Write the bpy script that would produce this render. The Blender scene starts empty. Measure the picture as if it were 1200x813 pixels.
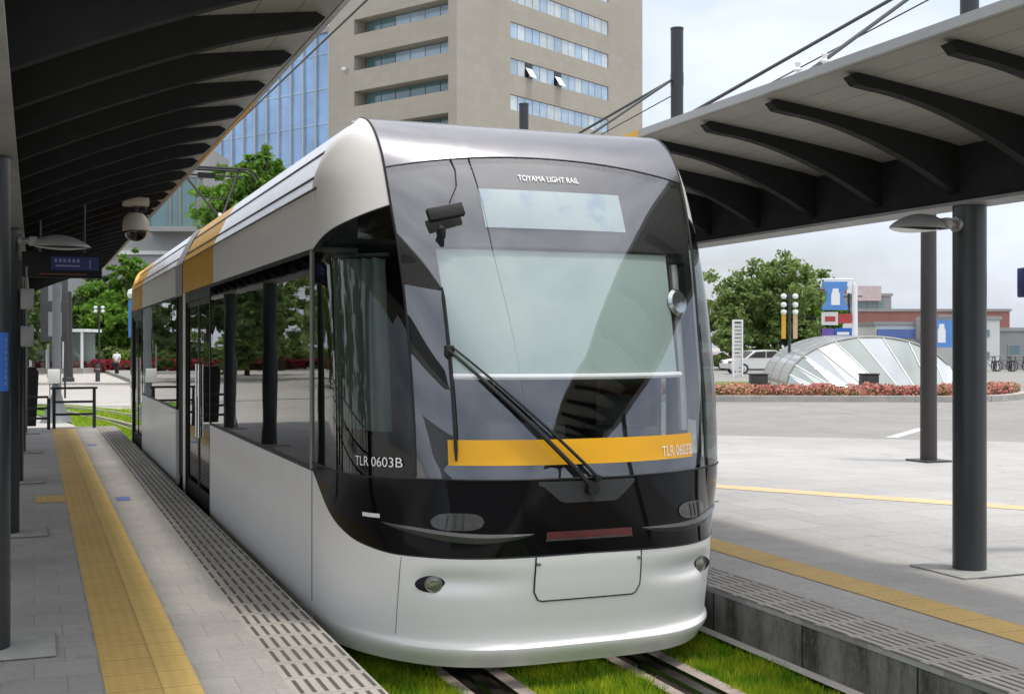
import bpy, bmesh, math, random
from mathutils import Vector, Matrix, noise
import numpy as np
random.seed(7); RNG = np.random.default_rng(11)
PI = math.pi
SC = bpy.context.scene
COL = SC.collection

# ------------------------------------------------------------------ helpers
class MB:
    """collects faces, then links them as one mesh object"""
    def __init__(s): s.v = []; s.f = []; s.m = []
    def add(s, vs, fs, mi=0):
        b = len(s.v); s.v += [tuple(p) for p in vs]
        for f in fs: s.f.append(tuple(b+i for i in f)); s.m.append(mi)
    def box(s, x0, x1, y0, y1, z0, z1, mi=0, bev=0.0):
        if bev <= 0:
            vs = [(x, y, z) for x in (x0, x1) for y in (y0, y1) for z in (z0, z1)]
            s.add(vs, [(0,1,3,2),(4,6,7,5),(0,4,5,1),(2,3,7,6),(0,2,6,4),(1,5,7,3)], mi); return
        bm = bmesh.new(); bmesh.ops.create_cube(bm, size=1)
        for w in bm.verts:
            w.co = Vector(((x0+x1)/2+w.co.x*(x1-x0), (y0+y1)/2+w.co.y*(y1-y0), (z0+z1)/2+w.co.z*(z1-z0)))
        bmesh.ops.bevel(bm, geom=list(bm.edges), offset=bev, segments=2, affect='EDGES', profile=.5)
        bm.verts.index_update()
        s.add([w.co[:] for w in bm.verts], [[w.index for w in f.verts] for f in bm.faces], mi); bm.free()
    def tube(s, pts, r, n=8, mi=0, cap=True):
        pts = [Vector(p) for p in pts]; k = len(pts)
        rs = r if isinstance(r, (list, tuple)) else [r]*k
        vs = []; prev = None
        for i, p in enumerate(pts):
            t = (pts[min(i+1, k-1)]-pts[max(i-1, 0)]).normalized()
            if prev is None:
                a = Vector((0,0,1)) if abs(t.z) < .9 else Vector((1,0,0))
                u = t.cross(a).normalized()
            else:
                u = (prev-t*prev.dot(t)).normalized()
            prev = u; w = t.cross(u)
            for j in range(n):
                q = 2*PI*j/n; vs.append(p+(u*math.cos(q)+w*math.sin(q))*rs[i])
        fs = [(i*n+j, i*n+(j+1)%n, (i+1)*n+(j+1)%n, (i+1)*n+j) for i in range(k-1) for j in range(n)]
        if cap: fs += [tuple(range(n-1, -1, -1)), tuple((k-1)*n+j for j in range(n))]
        s.add(vs, fs, mi)
    def lathe(s, prof, c=(0,0,0), n=20, mi=0, sx=1, sy=1):
        vs = []; k = len(prof)
        for r, z in prof:
            for j in range(n):
                q = 2*PI*j/n; vs.append((c[0]+sx*r*math.cos(q), c[1]+sy*r*math.sin(q), c[2]+z))
        fs = [(i*n+j, i*n+(j+1)%n, (i+1)*n+(j+1)%n, (i+1)*n+j) for i in range(k-1) for j in range(n)]
        fs += [tuple(range(n-1, -1, -1)), tuple((k-1)*n+j for j in range(n))]
        s.add(vs, fs, mi)
    def prism(s, poly, axis, lo, hi, mi=0):
        n = len(poly)
        def P(a, b, h): return {'x': (h, a, b), 'y': (a, h, b), 'z': (a, b, h)}[axis]
        vs = [P(a, b, lo) for a, b in poly]+[P(a, b, hi) for a, b in poly]
        s.add(vs, [tuple(range(n-1, -1, -1)), tuple(range(n, 2*n))]+[(i, (i+1) % n, n+(i+1) % n, n+i) for i in range(n)], mi)
    def grid(s, fn, us, vs_, mi=0):
        b = [fn(u, v) for u in us for v in vs_]; m = len(vs_)
        s.add(b, [(i*m+j, (i+1)*m+j, (i+1)*m+j+1, i*m+j+1) for i in range(len(us)-1) for j in range(m-1)], mi)
    def build(s, name, mats, parent=None, smooth=True, recalc=True, ang=32, weld=False, loc=None, rz=0):
        me = bpy.data.meshes.new(name); me.from_pydata(s.v, [], s.f)
        if not isinstance(mats, (list, tuple)): mats = [mats]
        for m in mats: me.materials.append(m)
        if len(mats) > 1: me.polygons.foreach_set('material_index', s.m)
        if recalc or weld:
            bm = bmesh.new(); bm.from_mesh(me)
            if weld: bmesh.ops.remove_doubles(bm, verts=bm.verts, dist=1e-4)
            if recalc: bmesh.ops.recalc_face_normals(bm, faces=bm.faces)
            bm.to_mesh(me); bm.free()
        if smooth:
            me.polygons.foreach_set('use_smooth', [True]*len(me.polygons))
            me.set_sharp_from_angle(angle=math.radians(ang))
        me.update()
        o = bpy.data.objects.new(name, me); COL.objects.link(o)
        if parent: o.parent = parent
        if loc: o.location = loc
        if rz: o.rotation_euler.z = rz
        return o

def tag(o, label=None, cat=None, group=None, kind=None):
    if label: o['label'] = label
    if cat: o['category'] = cat
    if group: o['group'] = group
    if kind: o['kind'] = kind
    return o
def thing(name, label, cat, loc=(0,0,0), rz=0, group=None):
    o = bpy.data.objects.new(name, None); COL.objects.link(o); o.location = loc; o.rotation_euler.z = rz
    o.empty_display_size = .2
    return tag(o, label, cat, group)
def kids(o): return list(o.children)
def copy_tree(o, parent=None):
    c = o.copy(); COL.objects.link(c)
    if parent: c.parent = parent
    for ch in kids(o): copy_tree(ch, c)
    return c
YAW = math.atan2(560, 1420)
def site(r, f, z=0.0):
    """the square behind the stop lies on axes turned 21.5 degrees from the track: r across, f deep"""
    return Vector((r*math.cos(YAW)+f*math.sin(YAW), -r*math.sin(YAW)+f*math.cos(YAW), z))
def text_mesh(st, size):
    cu = bpy.data.curves.new('lettering', 'FONT'); cu.body = st; cu.size = size; cu.align_x = 'LEFT'
    o = bpy.data.objects.new('lettering', cu); COL.objects.link(o)
    dg = bpy.context.evaluated_depsgraph_get(); dg.update()
    me = bpy.data.meshes.new_from_object(o.evaluated_get(dg))
    bpy.data.objects.remove(o)
    vs = [v.co[:] for v in me.vertices]; fs = [tuple(p.vertices) for p in me.polygons]
    bpy.data.meshes.remove(me); return vs, fs

# ------------------------------------------------------------------ materials
class NT:
    def __init__(s, name):
        s.mat = bpy.data.materials.new(name); s.mat.use_nodes = True
        s.t = s.mat.node_tree; s.t.nodes.clear()
        s.out = s.t.nodes.new('ShaderNodeOutputMaterial')
    def n(s, typ, **kw):
        x = s.t.nodes.new(typ)
        for k, v in kw.items():
            if k.startswith('i_'): x.inputs[k[2:].replace('_', ' ')].default_value = v
            else: setattr(x, k, v)
        return x
    def l(s, a, b): s.t.links.new(a, b)
    def math(s, op, a, b=None):
        x = s.t.nodes.new('ShaderNodeMath'); x.operation = op
        for i, q in enumerate((a, b)):
            if q is None: continue
            if isinstance(q, (int, float)): x.inputs[i].default_value = q
            else: s.l(q, x.inputs[i])
        return x.outputs[0]
    def mix(s, fac, a, b, typ='MIX'):
        x = s.t.nodes.new('ShaderNodeMix'); x.data_type = 'RGBA'; x.blend_type = typ
        for q, i in ((fac, 0), (a, 6), (b, 7)):
            if isinstance(q, (int, float)): x.inputs[i].default_value = q
            elif isinstance(q, tuple): x.inputs[i].default_value = (*q[:3], 1)
            else: s.l(q, x.inputs[i])
        return x.outputs[2]
    def noise(s, vec, scale, detail=4, rough=.6):
        x = s.n('ShaderNodeTexNoise'); x.inputs['Scale'].default_value = scale
        x.inputs['Detail'].default_value = detail; x.inputs['Roughness'].default_value = rough
        s.l(vec, x.inputs['Vector']); return x.outputs['Fac']
    def ramp(s, fac, a, b, ca=0.0, cb=1.0):
        x = s.n('ShaderNodeMapRange'); x.inputs['From Min'].default_value = a; x.inputs['From Max'].default_value = b
        x.inputs['To Min'].default_value = ca; x.inputs['To Max'].default_value = cb
        s.l(fac, x.inputs['Value']); return x.outputs[0]
    def coord(s): return s.n('ShaderNodeTexCoord').outputs['Object']
    def principled(s, col, rough=.5, metal=0, spec=.5, coat=0, bump=None, bstr=.3, bdist=.01):
        p = s.n('ShaderNodeBsdfPrincipled')
        for q, k in ((col, 'Base Color'), (rough, 'Roughness'), (metal, 'Metallic'), (spec, 'Specular IOR Level'), (coat, 'Coat Weight')):
            if isinstance(q, (int, float)): p.inputs[k].default_value = q
            elif isinstance(q, tuple): p.inputs[k].default_value = (*q[:3], 1)
            else: s.l(q, p.inputs[k])
        p.inputs['Coat Roughness'].default_value = .06
        if bump is not None:
            b = s.n('ShaderNodeBump'); b.inputs['Strength'].default_value = bstr; b.inputs['Distance'].default_value = bdist
            s.l(bump, b.inputs['Height']); s.l(b.outputs[0], p.inputs['Normal'])
        s.l(p.outputs[0], s.out.inputs[0]); return p

def pmat(name, col, rough=.5, metal=0, spec=.5, var=.12, vs=2.0, coat=0, bump=0, bs=60, dirt=0):
    t = NT(name); c = t.coord()
    n1 = t.noise(c, vs, 5); f = t.ramp(n1, .3, .7, 1-var, 1+var*.5)
    k = t.mix(1.0, col, f, 'MULTIPLY')
    if dirt:
        n2 = t.noise(c, vs*6, 6, .7); k = t.mix(t.math('MULTIPLY', t.ramp(n2, .48, .75), dirt), k, (col[0]*.35, col[1]*.33, col[2]*.3))
    r = t.ramp(t.noise(c, vs*3, 3), .3, .7, rough*.86, rough*1.14)
    t.principled(k, r, metal, spec, coat, t.noise(c, bs, 3) if bump else None, bump)
    return t.mat

def glass(name, tint=(.8,.88,.86), ior=1.6, rough=.01, gl=(1,1,1), wob=.05):
    t = NT(name)
    tr = t.n('ShaderNodeBsdfTransparent'); tr.inputs[0].default_value = (*tint, 1)
    g = t.n('ShaderNodeBsdfGlossy'); g.inputs['Color'].default_value = (*gl, 1); g.inputs['Roughness'].default_value = rough
    fr = t.n('ShaderNodeFresnel'); t.l(t.ramp(t.n('ShaderNodeNewGeometry').outputs['Backfacing'], 0, 1, ior, 1/ior), fr.inputs[0])
    c = t.coord(); b = t.n('ShaderNodeBump'); b.inputs['Strength'].default_value = wob; b.inputs['Distance'].default_value = .02
    t.l(t.noise(c, 1.3, 2), b.inputs['Height']); t.l(b.outputs[0], g.inputs['Normal'])
    m = t.n('ShaderNodeMixShader'); t.l(fr.outputs[0], m.inputs[0]); t.l(tr.outputs[0], m.inputs[1]); t.l(g.outputs[0], m.inputs[2])
    t.l(m.outputs[0], t.out.inputs[0]); return t.mat

def paving(name, cols, size=(.3,.3), var=.1, mortar=.006, mcol=.6, rough=.75, offs=0.0, stain=.25, vscale=.5):
    t = NT(name); c = t.coord()
    br = t.n('ShaderNodeTexBrick'); br.offset = offs; br.squash = 1
    t.l(c, br.inputs['Vector']); br.inputs['Scale'].default_value = 1
    br.inputs['Brick Width'].default_value = size[0]; br.inputs['Row Height'].default_value = size[1]
    br.inputs['Mortar Size'].default_value = mortar; br.inputs['Mortar Smooth'].default_value = .3; br.inputs['Bias'].default_value = 0
    br.inputs['Color1'].default_value = (*[x*(1-var) for x in cols], 1); br.inputs['Color2'].default_value = (*[x*(1+var) for x in cols], 1)
    br.inputs['Mortar'].default_value = (*[x*mcol for x in cols], 1)
    s1 = t.ramp(t.noise(c, vscale, 6, .65), .35, .7, 1.1, 1-stain)
    s2 = t.ramp(t.noise(c, 35, 4, .7), .3, .7, .88, 1.1)
    k = t.mix(1, t.mix(1, br.outputs[0], s1, 'MULTIPLY'), s2, 'MULTIPLY')
    blot = t.ramp(t.noise(c, 3.1, 3, .5), .66, .74, 0, .35); k = t.mix(blot, k, tuple(x*.45 for x in cols))
    t.principled(k, rough, 0, .35, 0, t.mix(.15, t.math('SUBTRACT', 1, br.outputs['Fac']), t.noise(c, 90, 3)), .35, .006); return t.mat

def slotted(name, col, flip=0):
    t = NT(name); c = t.coord(); sp = t.n('ShaderNodeSeparateXYZ'); t.l(c, sp.inputs[0])
    def band(v, pitch, w, ph=0):
        fr = t.math('FRACT', t.math('DIVIDE', t.math('ADD', v, 100+ph), pitch))
        d = t.math('ABSOLUTE', t.math('SUBTRACT', fr, .5)); return t.ramp(d, w/2+.035, w/2-.035)
    a = band(sp.outputs[0], .0575, .34, .012); b = band(sp.outputs[1], .30, .80, .05)
    m = t.math('MULTIPLY', a, b)
    j = band(sp.outputs[1], .30, .012, .2)
    base = t.mix(1, col, t.ramp(t.noise(c, 1.1, 6, .7), .3, .7, 1.12, .78), 'MULTIPLY')
    base = t.mix(1, base, t.ramp(t.noise(c, 60, 4, .7), .3, .7, .88, 1.1), 'MULTIPLY')
    k = t.mix(m, base, tuple(x*.24 for x in col)); k = t.mix(j, k, tuple(x*.4 for x in col))
    t.principled(k, .8, 0, .3, 0, t.math('SUBTRACT', 1, m), .8, .008); return t.mat

def tactile(name, col, dots=True):
    t = NT(name); c = t.coord(); sp = t.n('ShaderNodeSeparateXYZ'); t.l(c, sp.inputs[0])
    def cell(v, p): return t.math('SUBTRACT', t.math('FRACT', t.math('DIVIDE', t.math('ADD', v, 100), p)), .5)
    x = cell(sp.outputs[0], .06); y = cell(sp.outputs[1], .06)
    d = t.math('SQRT', t.math('ADD', t.math('MULTIPLY', x, x), t.math('MULTIPLY', y, y)))
    h = t.ramp(d, .36, .22)
    jo = t.ramp(t.math('ABSOLUTE', cell(sp.outputs[1], .3)), .48, .495)
    base = t.mix(1, col, t.ramp(t.noise(c, 1.6, 6, .7), .3, .7, 1.08, .84), 'MULTIPLY')
    base = t.mix(t.ramp(t.noise(c, 9, 5, .7), .58, .78, 0, .3), base, (.16,.12,.06))
    k = t.mix(t.math('MULTIPLY', h, .35), base, tuple(min(1, q*1.25) for q in col)); k = t.mix(t.math('MULTIPLY', jo, .6), k, (.12,.09,.04))
    t.principled(k, .7, 0, .35, 0, h if dots else None, .6, .005); return t.mat

def concrete(name, col):
    t = NT(name); c = t.coord(); mp = t.n('ShaderNodeMapping'); mp.inputs['Scale'].default_value = (1, .8, .22); t.l(c, mp.inputs[0])
    st = t.noise(mp.outputs[0], 4.5, 6, .7); n2 = t.noise(c, 3, 6, .7); n3 = t.noise(c, 25, 5, .7)
    k = t.mix(t.ramp(st, .40, .62), tuple(x*1.3 for x in col), tuple(x*.33 for x in col)); k = t.mix(t.ramp(n2, .5, .7, 0, .6), k, (.10,.11,.07))
    k = t.mix(t.ramp(n3, .55, .72, 0, .7), k, tuple(x*1.5 for x in col))
    sp = t.n('ShaderNodeSeparateXYZ'); t.l(c, sp.inputs[0])
    jo = t.ramp(t.math('ABSOLUTE', t.math('SUBTRACT', t.math('FRACT', t.math('DIVIDE', t.math('ADD', sp.outputs[1], 100), 1.0)), .5)), .488, .496)
    k = t.mix(jo, k, (.02,.02,.02))
    t.principled(k, .9, 0, .2, 0, n3, .6, .01); return t.mat

def leafm(name, a, b, sc=.9):
    t = NT(name); c = t.coord(); f = t.ramp(t.noise(c, sc, 4), .38, .62)
    oi = t.n('ShaderNodeNewGeometry').outputs['Random Per Island']
    k = t.mix(f, a, b); k = t.mix(1, k, t.ramp(oi, 0, 1, .6, 1.35), 'MULTIPLY')
    p = t.n('ShaderNodeBsdfPrincipled'); t.l(k, p.inputs['Base Color']); p.inputs['Roughness'].default_value = .6
    p.inputs['Specular IOR Level'].default_value = .3
    tr = t.n('ShaderNodeBsdfTranslucent'); t.l(k, tr.inputs[0]); m = t.n('ShaderNodeMixShader'); m.inputs[0].default_value = .48
    t.l(p.outputs[0], m.inputs[1]); t.l(tr.outputs[0], m.inputs[2]); t.l(m.outputs[0], t.out.inputs[0]); return t.mat

M = {}
M['pearl'] = pmat('pearl_white_paint', (.88,.87,.84), .34, .0, .5, .02, .8, .25)
M['panel'] = pmat('satin_white_panel', (.84,.83,.81), .36, 0, .45, .04, 1.2, .15, dirt=.06)
M['silver'] = pmat('silver_paint', (.17,.17,.187), .27, .8, .5, .04, 1, .25)
M['roofmetal'] = pmat('pale_roof_paint', (.78,.78,.80), .28, .2, .5, .05, 1, .4, dirt=.1)
M['gold'] = pmat('gold_paint', (.62,.34,.035), .42, 0, .35, .06, 1, 0)
M['amber'] = pmat('amber_band', (.80,.40,.012), .35, 0, .4, .06, 3)
M['blackgloss'] = pmat('black_gloss_mask', (.004,.004,.005), .07, 0, .18, .1, 3, 0)
M['black'] = pmat('black_rubber', (.012,.012,.013), .5, 0, .4, .2)
M['matblack'] = pmat('matt_black_frit', (.010,.010,.012), .6, 0, .3, .1)
M['dark'] = pmat('dark_grey_interior', (.045,.047,.05), .6, 0, .4, .2)
M['mid'] = pmat('mid_grey_interior', (.20,.21,.22), .6, 0, .4, .1)
M['seat'] = pmat('seat_fabric', (.10,.045,.03), .9, 0, .2, .3, 12)
M['white'] = pmat('white_letter_paint', (.82,.82,.82), .5, 0, .4, .03)
M['chrome'] = pmat('bright_trim', (.62,.64,.66), .14, .9, .5, .05)
M['steel'] = pmat('dull_steel', (.30,.30,.31), .4, .8, .5, .2, 6)
M['windshield'] = glass('windshield_glass', (.97,.99,.985), 2.2, .012, (.93,.95,1), 0)
M['cabglass'] = glass('tinted_cab_glass', (.34,.38,.365), 1.5, .01, (1,1,1), .03)
M['curtain'] = pmat('grey_green_curtain', (.38,.45,.41), .9, 0, .2, .15, 5)
M['sideglass'] = glass('smoked_side_glass', (.15,.165,.16), 1.48, .01)
M['clearglass'] = glass('clear_glass', (.88,.93,.92), 1.5, .01)
M['lens'] = pmat('headlamp_lens', (.075,.078,.075), .12, .1, .4, .4, 30, .15); M['trimgrey'] = pmat('grey_trim_paint', (.10,.103,.108), .3, .2, .4, .06, 5, .1)
M['foglens'] = pmat('fog_lens', (.22,.23,.16), .08, .5, .5, .3, 40, .8)
M['redlens'] = pmat('dull_red_lens', (.11,.022,.022), .2, 0, .5, .2, 10, .5)
M['blind'] = pmat('pale_blind', (.31,.385,.365), .7, 0, .3, .05, 2)
def board_mat():
    t = NT('pale_display_board'); c = t.coord(); k = t.mix(t.ramp(t.noise(c, 5.5, 4, .55), .50, .60, 0, .55), (.27,.345,.36), (.12,.20,.33))  # blue blotches painted for clouds reflected in the board
    t.principled(k, .45, 0, .4); return t.mat
M['board'] = board_mat()
M['canopysteel'] = pmat('charcoal_canopy_steel', (.019,.020,.021), .75, 0, .2, .15, 2, 0, .05, 80, .1)
M['pole'] = pmat('charcoal_post_paint', (.035,.040,.043), .38, .15, .45, .12, 3, .1)
M['brownpole'] = pmat('brown_post_paint', (.050,.044,.043), .4, .15, .45, .12, 3)
M['flange'] = pmat('pale_flange', (.24,.24,.235), .5, .2, .4, .15, 4)
M['wall'] = concrete('stained_concrete', (.17,.165,.15))
M['stone'] = pmat('pale_base_stone', (.34,.345,.325), .85, 0, .3, .18, 5, 0, .4, 50, .2)
M['rail'] = pmat('worn_rail_steel', (.09,.075,.065), .35, .8, .5, .3, 9)
M['railrust'] = pmat('rusty_rail_groove', (.022,.015,.012), .8, .1, .3, .4, 14)
M['railstrip'] = pmat('rail_side_concrete', (.36,.30,.27), .85, 0, .3, .25, 8, 0, .5, 60, .4)
M['asphalt'] = pmat('worn_asphalt', (.25,.246,.235), .9, 0, .25, .14, .35, 0, .5, 120, .25)
M['ground'] = pmat('pale_street_surface', (.36,.345,.32), .9, 0, .25, .12, .2, 0, .3, 60, .15)
M['kerb'] = pmat('kerb_stone', (.40,.38,.35), .85, 0, .3, .2, 2, 0, .3, 50, .2)
M['whiteline'] = pmat('road_paint', (.62,.62,.60), .8, 0, .3, .2, 6)
M['lamp'] = pmat('lamp_grey', (.32,.32,.31), .4, .2, .45, .08)
M['diffuser'] = pmat('lamp_diffuser', (.72,.74,.72), .3, 0, .5, .04)
M['cream'] = pmat('camera_housing', (.50,.47,.40), .4, 0, .45, .06)
M['smoke'] = pmat('smoked_dome', (.015,.014,.012), .08, 0, .5, .1, 3, .5)
M['blue'] = pmat('blue_sign', (.03,.13,.48), .4, 0, .4, .08)
M['navy'] = pmat('navy_sign', (.02,.035,.14), .4, 0, .4, .08)
M['red'] = pmat('red_sign', (.42,.06,.06), .5, 0, .4, .1)
M['brick'] = pmat('red_brick_cladding', (.33,.15,.125), .85, 0, .3, .12, .5)
M['whitewall'] = pmat('white_render', (.66,.66,.64), .8, 0, .3, .08, .3, 0, 0, 1, .08)
M['greywall'] = pmat('grey_render', (.32,.32,.32), .8, 0, .3, .12, .3, 0, 0, 1, .1)
M['bark'] = pmat('bark', (.075,.055,.04), .9, 0, .2, .4, 8, 0, .8, 30)
M['leaf_mid'] = leafm('leaf_mid', (.125,.20,.06), (.25,.34,.10))
M['leaf_dark'] = leafm('leaf_dark', (.055,.095,.03), (.10,.155,.05))
M['leaf_bright'] = leafm('leaf_bright', (.10,.22,.025), (.18,.32,.045))
M['grass'] = leafm('grass_blade', (.13,.31,.012), (.48,.55,.03), 4.5)
M['turf'] = pmat('turf', (.10,.19,.02), .95, 0, .1, .5, 3, 0, .6, 90, .4)
M['pink'] = leafm('azalea_pink', (.72,.17,.26), (.74,.30,.28))
M['orange'] = leafm('azalea_orange', (.68,.32,.22), (.62,.38,.26))
M['crimson'] = leafm('azalea_crimson', (.38,.02,.06), (.45,.05,.09))
M['tile'] = paving('grey_platform_tile', (.315,.303,.288), (.3,.3), .06, .004, .72, .6, .5)
M['tile_warm'] = paving('beige_platform_tile', (.33,.315,.29), (.3,.3), .05, .004, .78, .7, .5)
M['plaza'] = paving('pale_plaza_paving', (.345,.34,.33), (.6,.6), .05, .009, .74, .75, .5, .16, .25)
M['slot'] = slotted('slotted_edge_tile', (.36,.335,.30))
M['tactile'] = tactile('yellow_tactile', (.50,.335,.105))
M['tactile_flat'] = tactile('yellow_flat_line', (.58,.40,.13), False)
M['tactile_pale'] = tactile('faded_tactile', (.58,.42,.24), False)
def tower_mat():
    t = NT('beige_tower_tile'); c = t.coord(); br = t.n('ShaderNodeTexBrick'); br.offset = 0
    mp = t.n('ShaderNodeMapping'); mp.inputs['Rotation'].default_value = (PI/2, 0, 0); t.l(c, mp.inputs[0])
    sp = t.n('ShaderNodeSeparateXYZ'); t.l(c, sp.inputs[0]); cb = t.n('ShaderNodeCombineXYZ')
    t.l(t.math('ADD', sp.outputs[0], sp.outputs[1]), cb.inputs[0]); t.l(sp.outputs[2], cb.inputs[1]); t.l(cb.outputs[0], br.inputs['Vector'])
    br.inputs['Scale'].default_value = 1; br.inputs['Brick Width'].default_value = 1.3; br.inputs['Row Height'].default_value = .95
    br.inputs['Mortar Size'].default_value = .03; br.inputs['Bias'].default_value = 0
    br.inputs['Color1'].default_value = (.36,.332,.275,1); br.inputs['Color2'].default_value = (.385,.352,.292,1); br.inputs['Mortar'].default_value = (.34,.312,.258,1)
    k = t.mix(1, br.outputs[0], t.ramp(t.noise(c, .12, 4), .3, .7, .94, 1.06), 'MULTIPLY')
    t.principled(k, .75, 0, .3); return t.mat
M['tower'] = tower_mat()
def bglass(name, col, rough=.08, spec=.9):
    t = NT(name); c = t.coord(); k = t.mix(1, col, t.ramp(t.noise(c, .25, 3), .3, .7, .75, 1.2), 'MULTIPLY')
    t.principled(k, rough, 0, spec, .6); return t.mat
M['paneblue'] = bglass('blue_office_glass', (.36,.48,.60))
M['panepale'] = bglass('curtained_office_glass', (.52,.58,.60))
M['paneteal'] = bglass('teal_recess_glass', (.10,.20,.22))
M['curtainwall'] = bglass('sky_blue_curtain_wall', (.20,.36,.60))
M['domeglass'] = bglass('pale_dome_glazing', (.48,.52,.56), .2)
M['domeclear'] = bglass('grey_green_glazing', (.33,.38,.37), .1)
M['soffit'] = None
def soffit_mat():
    t = NT('ribbed_soffit_panel'); c = t.coord(); sp = t.n('ShaderNodeSeparateXYZ'); t.l(c, sp.inputs[0])
    fr = t.math('ABSOLUTE', t.math('SUBTRACT', t.math('FRACT', t.math('DIVIDE', t.math('ADD', sp.outputs[0], 100), .21)), .5))
    ln = t.ramp(fr, .465, .49)
    k = t.mix(1, (.31,.30,.275), t.ramp(t.noise(c, 1.2, 5), .3, .7, .88, 1.08), 'MULTIPLY'); k = t.mix(t.math('MULTIPLY', ln, .55), k, (.12,.12,.11))
    t.principled(k, .6, .1, .4, 0, t.math('SUBTRACT', 1, ln), .3, .006); return t.mat
M['soffit'] = soffit_mat()
# ------------------------------------------------------------------ camera, sky, sun
cam = bpy.data.cameras.new('camera'); co = bpy.data.objects.new('camera', cam); COL.objects.link(co)
cam.sensor_width = 36; cam.lens = 1420*36/1200; cam.shift_y = -1.5/1200; cam.clip_end = 3000; cam.clip_start = .05
co.location = (0, 0, 1.9); co.rotation_euler = (PI/2, 0, -YAW); SC.camera = co
SUN = Vector((.60, -.46, 2.97)).normalized()
w = bpy.data.worlds.new('World'); SC.world = w; w.use_nodes = True
nt = w.node_tree; nt.nodes.clear()
def wn(t, **k):
    x = nt.nodes.new(t)
    for a, b in k.items(): setattr(x, a, b)
    return x
sky = wn('ShaderNodeTexSky', sky_type='NISHITA'); sky.sun_disc = False
sky.sun_elevation = math.asin(SUN.z); sky.sun_rotation = math.atan2(SUN.x, SUN.y); sky.dust_density = 3.0; sky.air_density = 1.2
tc = wn('ShaderNodeTexCoord'); mp = wn('ShaderNodeMapping'); mp.inputs['Scale'].default_value = (1, 1, 2.6); mp.inputs['Location'].default_value = (.35, .2, .1)
nz = wn('ShaderNodeTexNoise'); nz.inputs['Scale'].default_value = 2.1; nz.inputs['Detail'].default_value = 7; nz.inputs['Roughness'].default_value = .56
mr = wn('ShaderNodeMapRange'); mr.inputs['From Min'].default_value = .36; mr.inputs['From Max'].default_value = .60
mr.inputs['To Min'].default_value = .38; mr.inputs['To Max'].default_value = 1.0
mx = wn('ShaderNodeMix', data_type='RGBA'); 
sx = wn('ShaderNodeSeparateXYZ'); cl = wn('ShaderNodeMix', data_type='RGBA'); cl.inputs[6].default_value = (6.5, 7.0, 8.0, 1); cl.inputs[7].default_value = (17.5, 17.3, 17.2, 1)
zr = wn('ShaderNodeMapRange'); zr.inputs['From Min'].default_value = .30; zr.inputs['From Max'].default_value = .95
nt.links.new(tc.outputs['Generated'], sx.inputs[0]); nt.links.new(sx.outputs[2], zr.inputs[0]); nt.links.new(zr.outputs[0], cl.inputs[0]); nt.links.new(cl.outputs[2], mx.inputs[7])
bg = wn('ShaderNodeBackground'); bg.inputs[1].default_value = .09; wo = wn('ShaderNodeOutputWorld')
L = nt.links.new
L(tc.outputs['Generated'], mp.inputs[0]); L(mp.outputs[0], nz.inputs['Vector']); L(nz.outputs['Fac'], mr.inputs[0]); L(mr.outputs[0], mx.inputs[0])
L(sky.outputs[0], mx.inputs[6]); L(mx.outputs[2], bg.inputs[0]); L(bg.outputs[0], wo.inputs[0])
sl = bpy.data.lights.new('sun', 'SUN'); sl.energy = 1.5; sl.angle = math.radians(5); sl.color = (1, .95, .88)
so = bpy.data.objects.new('sun', sl); COL.objects.link(so); so.rotation_euler = SUN.to_track_quat('Z', 'Y').to_euler()
SC.view_settings.view_transform = 'Standard'; SC.view_settings.look = 'None'; SC.view_settings.exposure = .72; SC.view_settings.gamma = 1
SC.render.engine = 'CYCLES'; SC.cycles.max_bounces = 10; SC.cycles.transparent_max_bounces = 16
SC.cycles.use_denoising = True; SC.cycles.sample_clamp_indirect = 6

# ------------------------------------------------------------------ ground, platforms, track bed
TX = 2.90                                    # track centre
LE, RE = 1.524, 4.20                        # platform edges
PZ = .29
def sheet(name, poly, z, mat, th=None):
    b = MB()
    if th: b.prism(poly, 'z', z-th, z)
    else: b.add([(x, y, z) for x, y in poly], [tuple(range(len(poly)))])
    return tag(b.build(name, mat, smooth=False), kind='structure')
def rect(x0, x1, y0, y1): return [(x0, y0), (x1, y0), (x1, y1), (x0, y1)]
sheet('ground', rect(-900, 900, -900, 900), -.06, M['ground'])
sheet('platform', rect(-3.6, LE-.25, -16, 25.6), .284, M['tile'], .4)
sheet('platform_edge_wall', rect(LE-.25, LE, -16, 25.6), .282, M['wall'], .4)
sheet('platform_paving', rect(-3.6, .31, -16, 25.6), PZ, M['tile'])
sheet('platform_paving', rect(.31, 1.12, -16, 25.6), PZ, M['tile_warm'])
sheet('slotted_edge_paving', rect(1.12, LE+.004, -16, 25.6), PZ+.0005, M['slot'])
sheet('tactile_strip', rect(.31, .56, -16, 25.0), PZ+.004, M['tactile'])
sheet('yellow_line', rect(.562, .735, -16, 25.0), PZ+.004, M['tactile_flat'])
for yy in (13.3,): sheet('tactile_branch', rect(.02, .308, yy, yy+.6), PZ+.004, M['tactile'])
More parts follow.
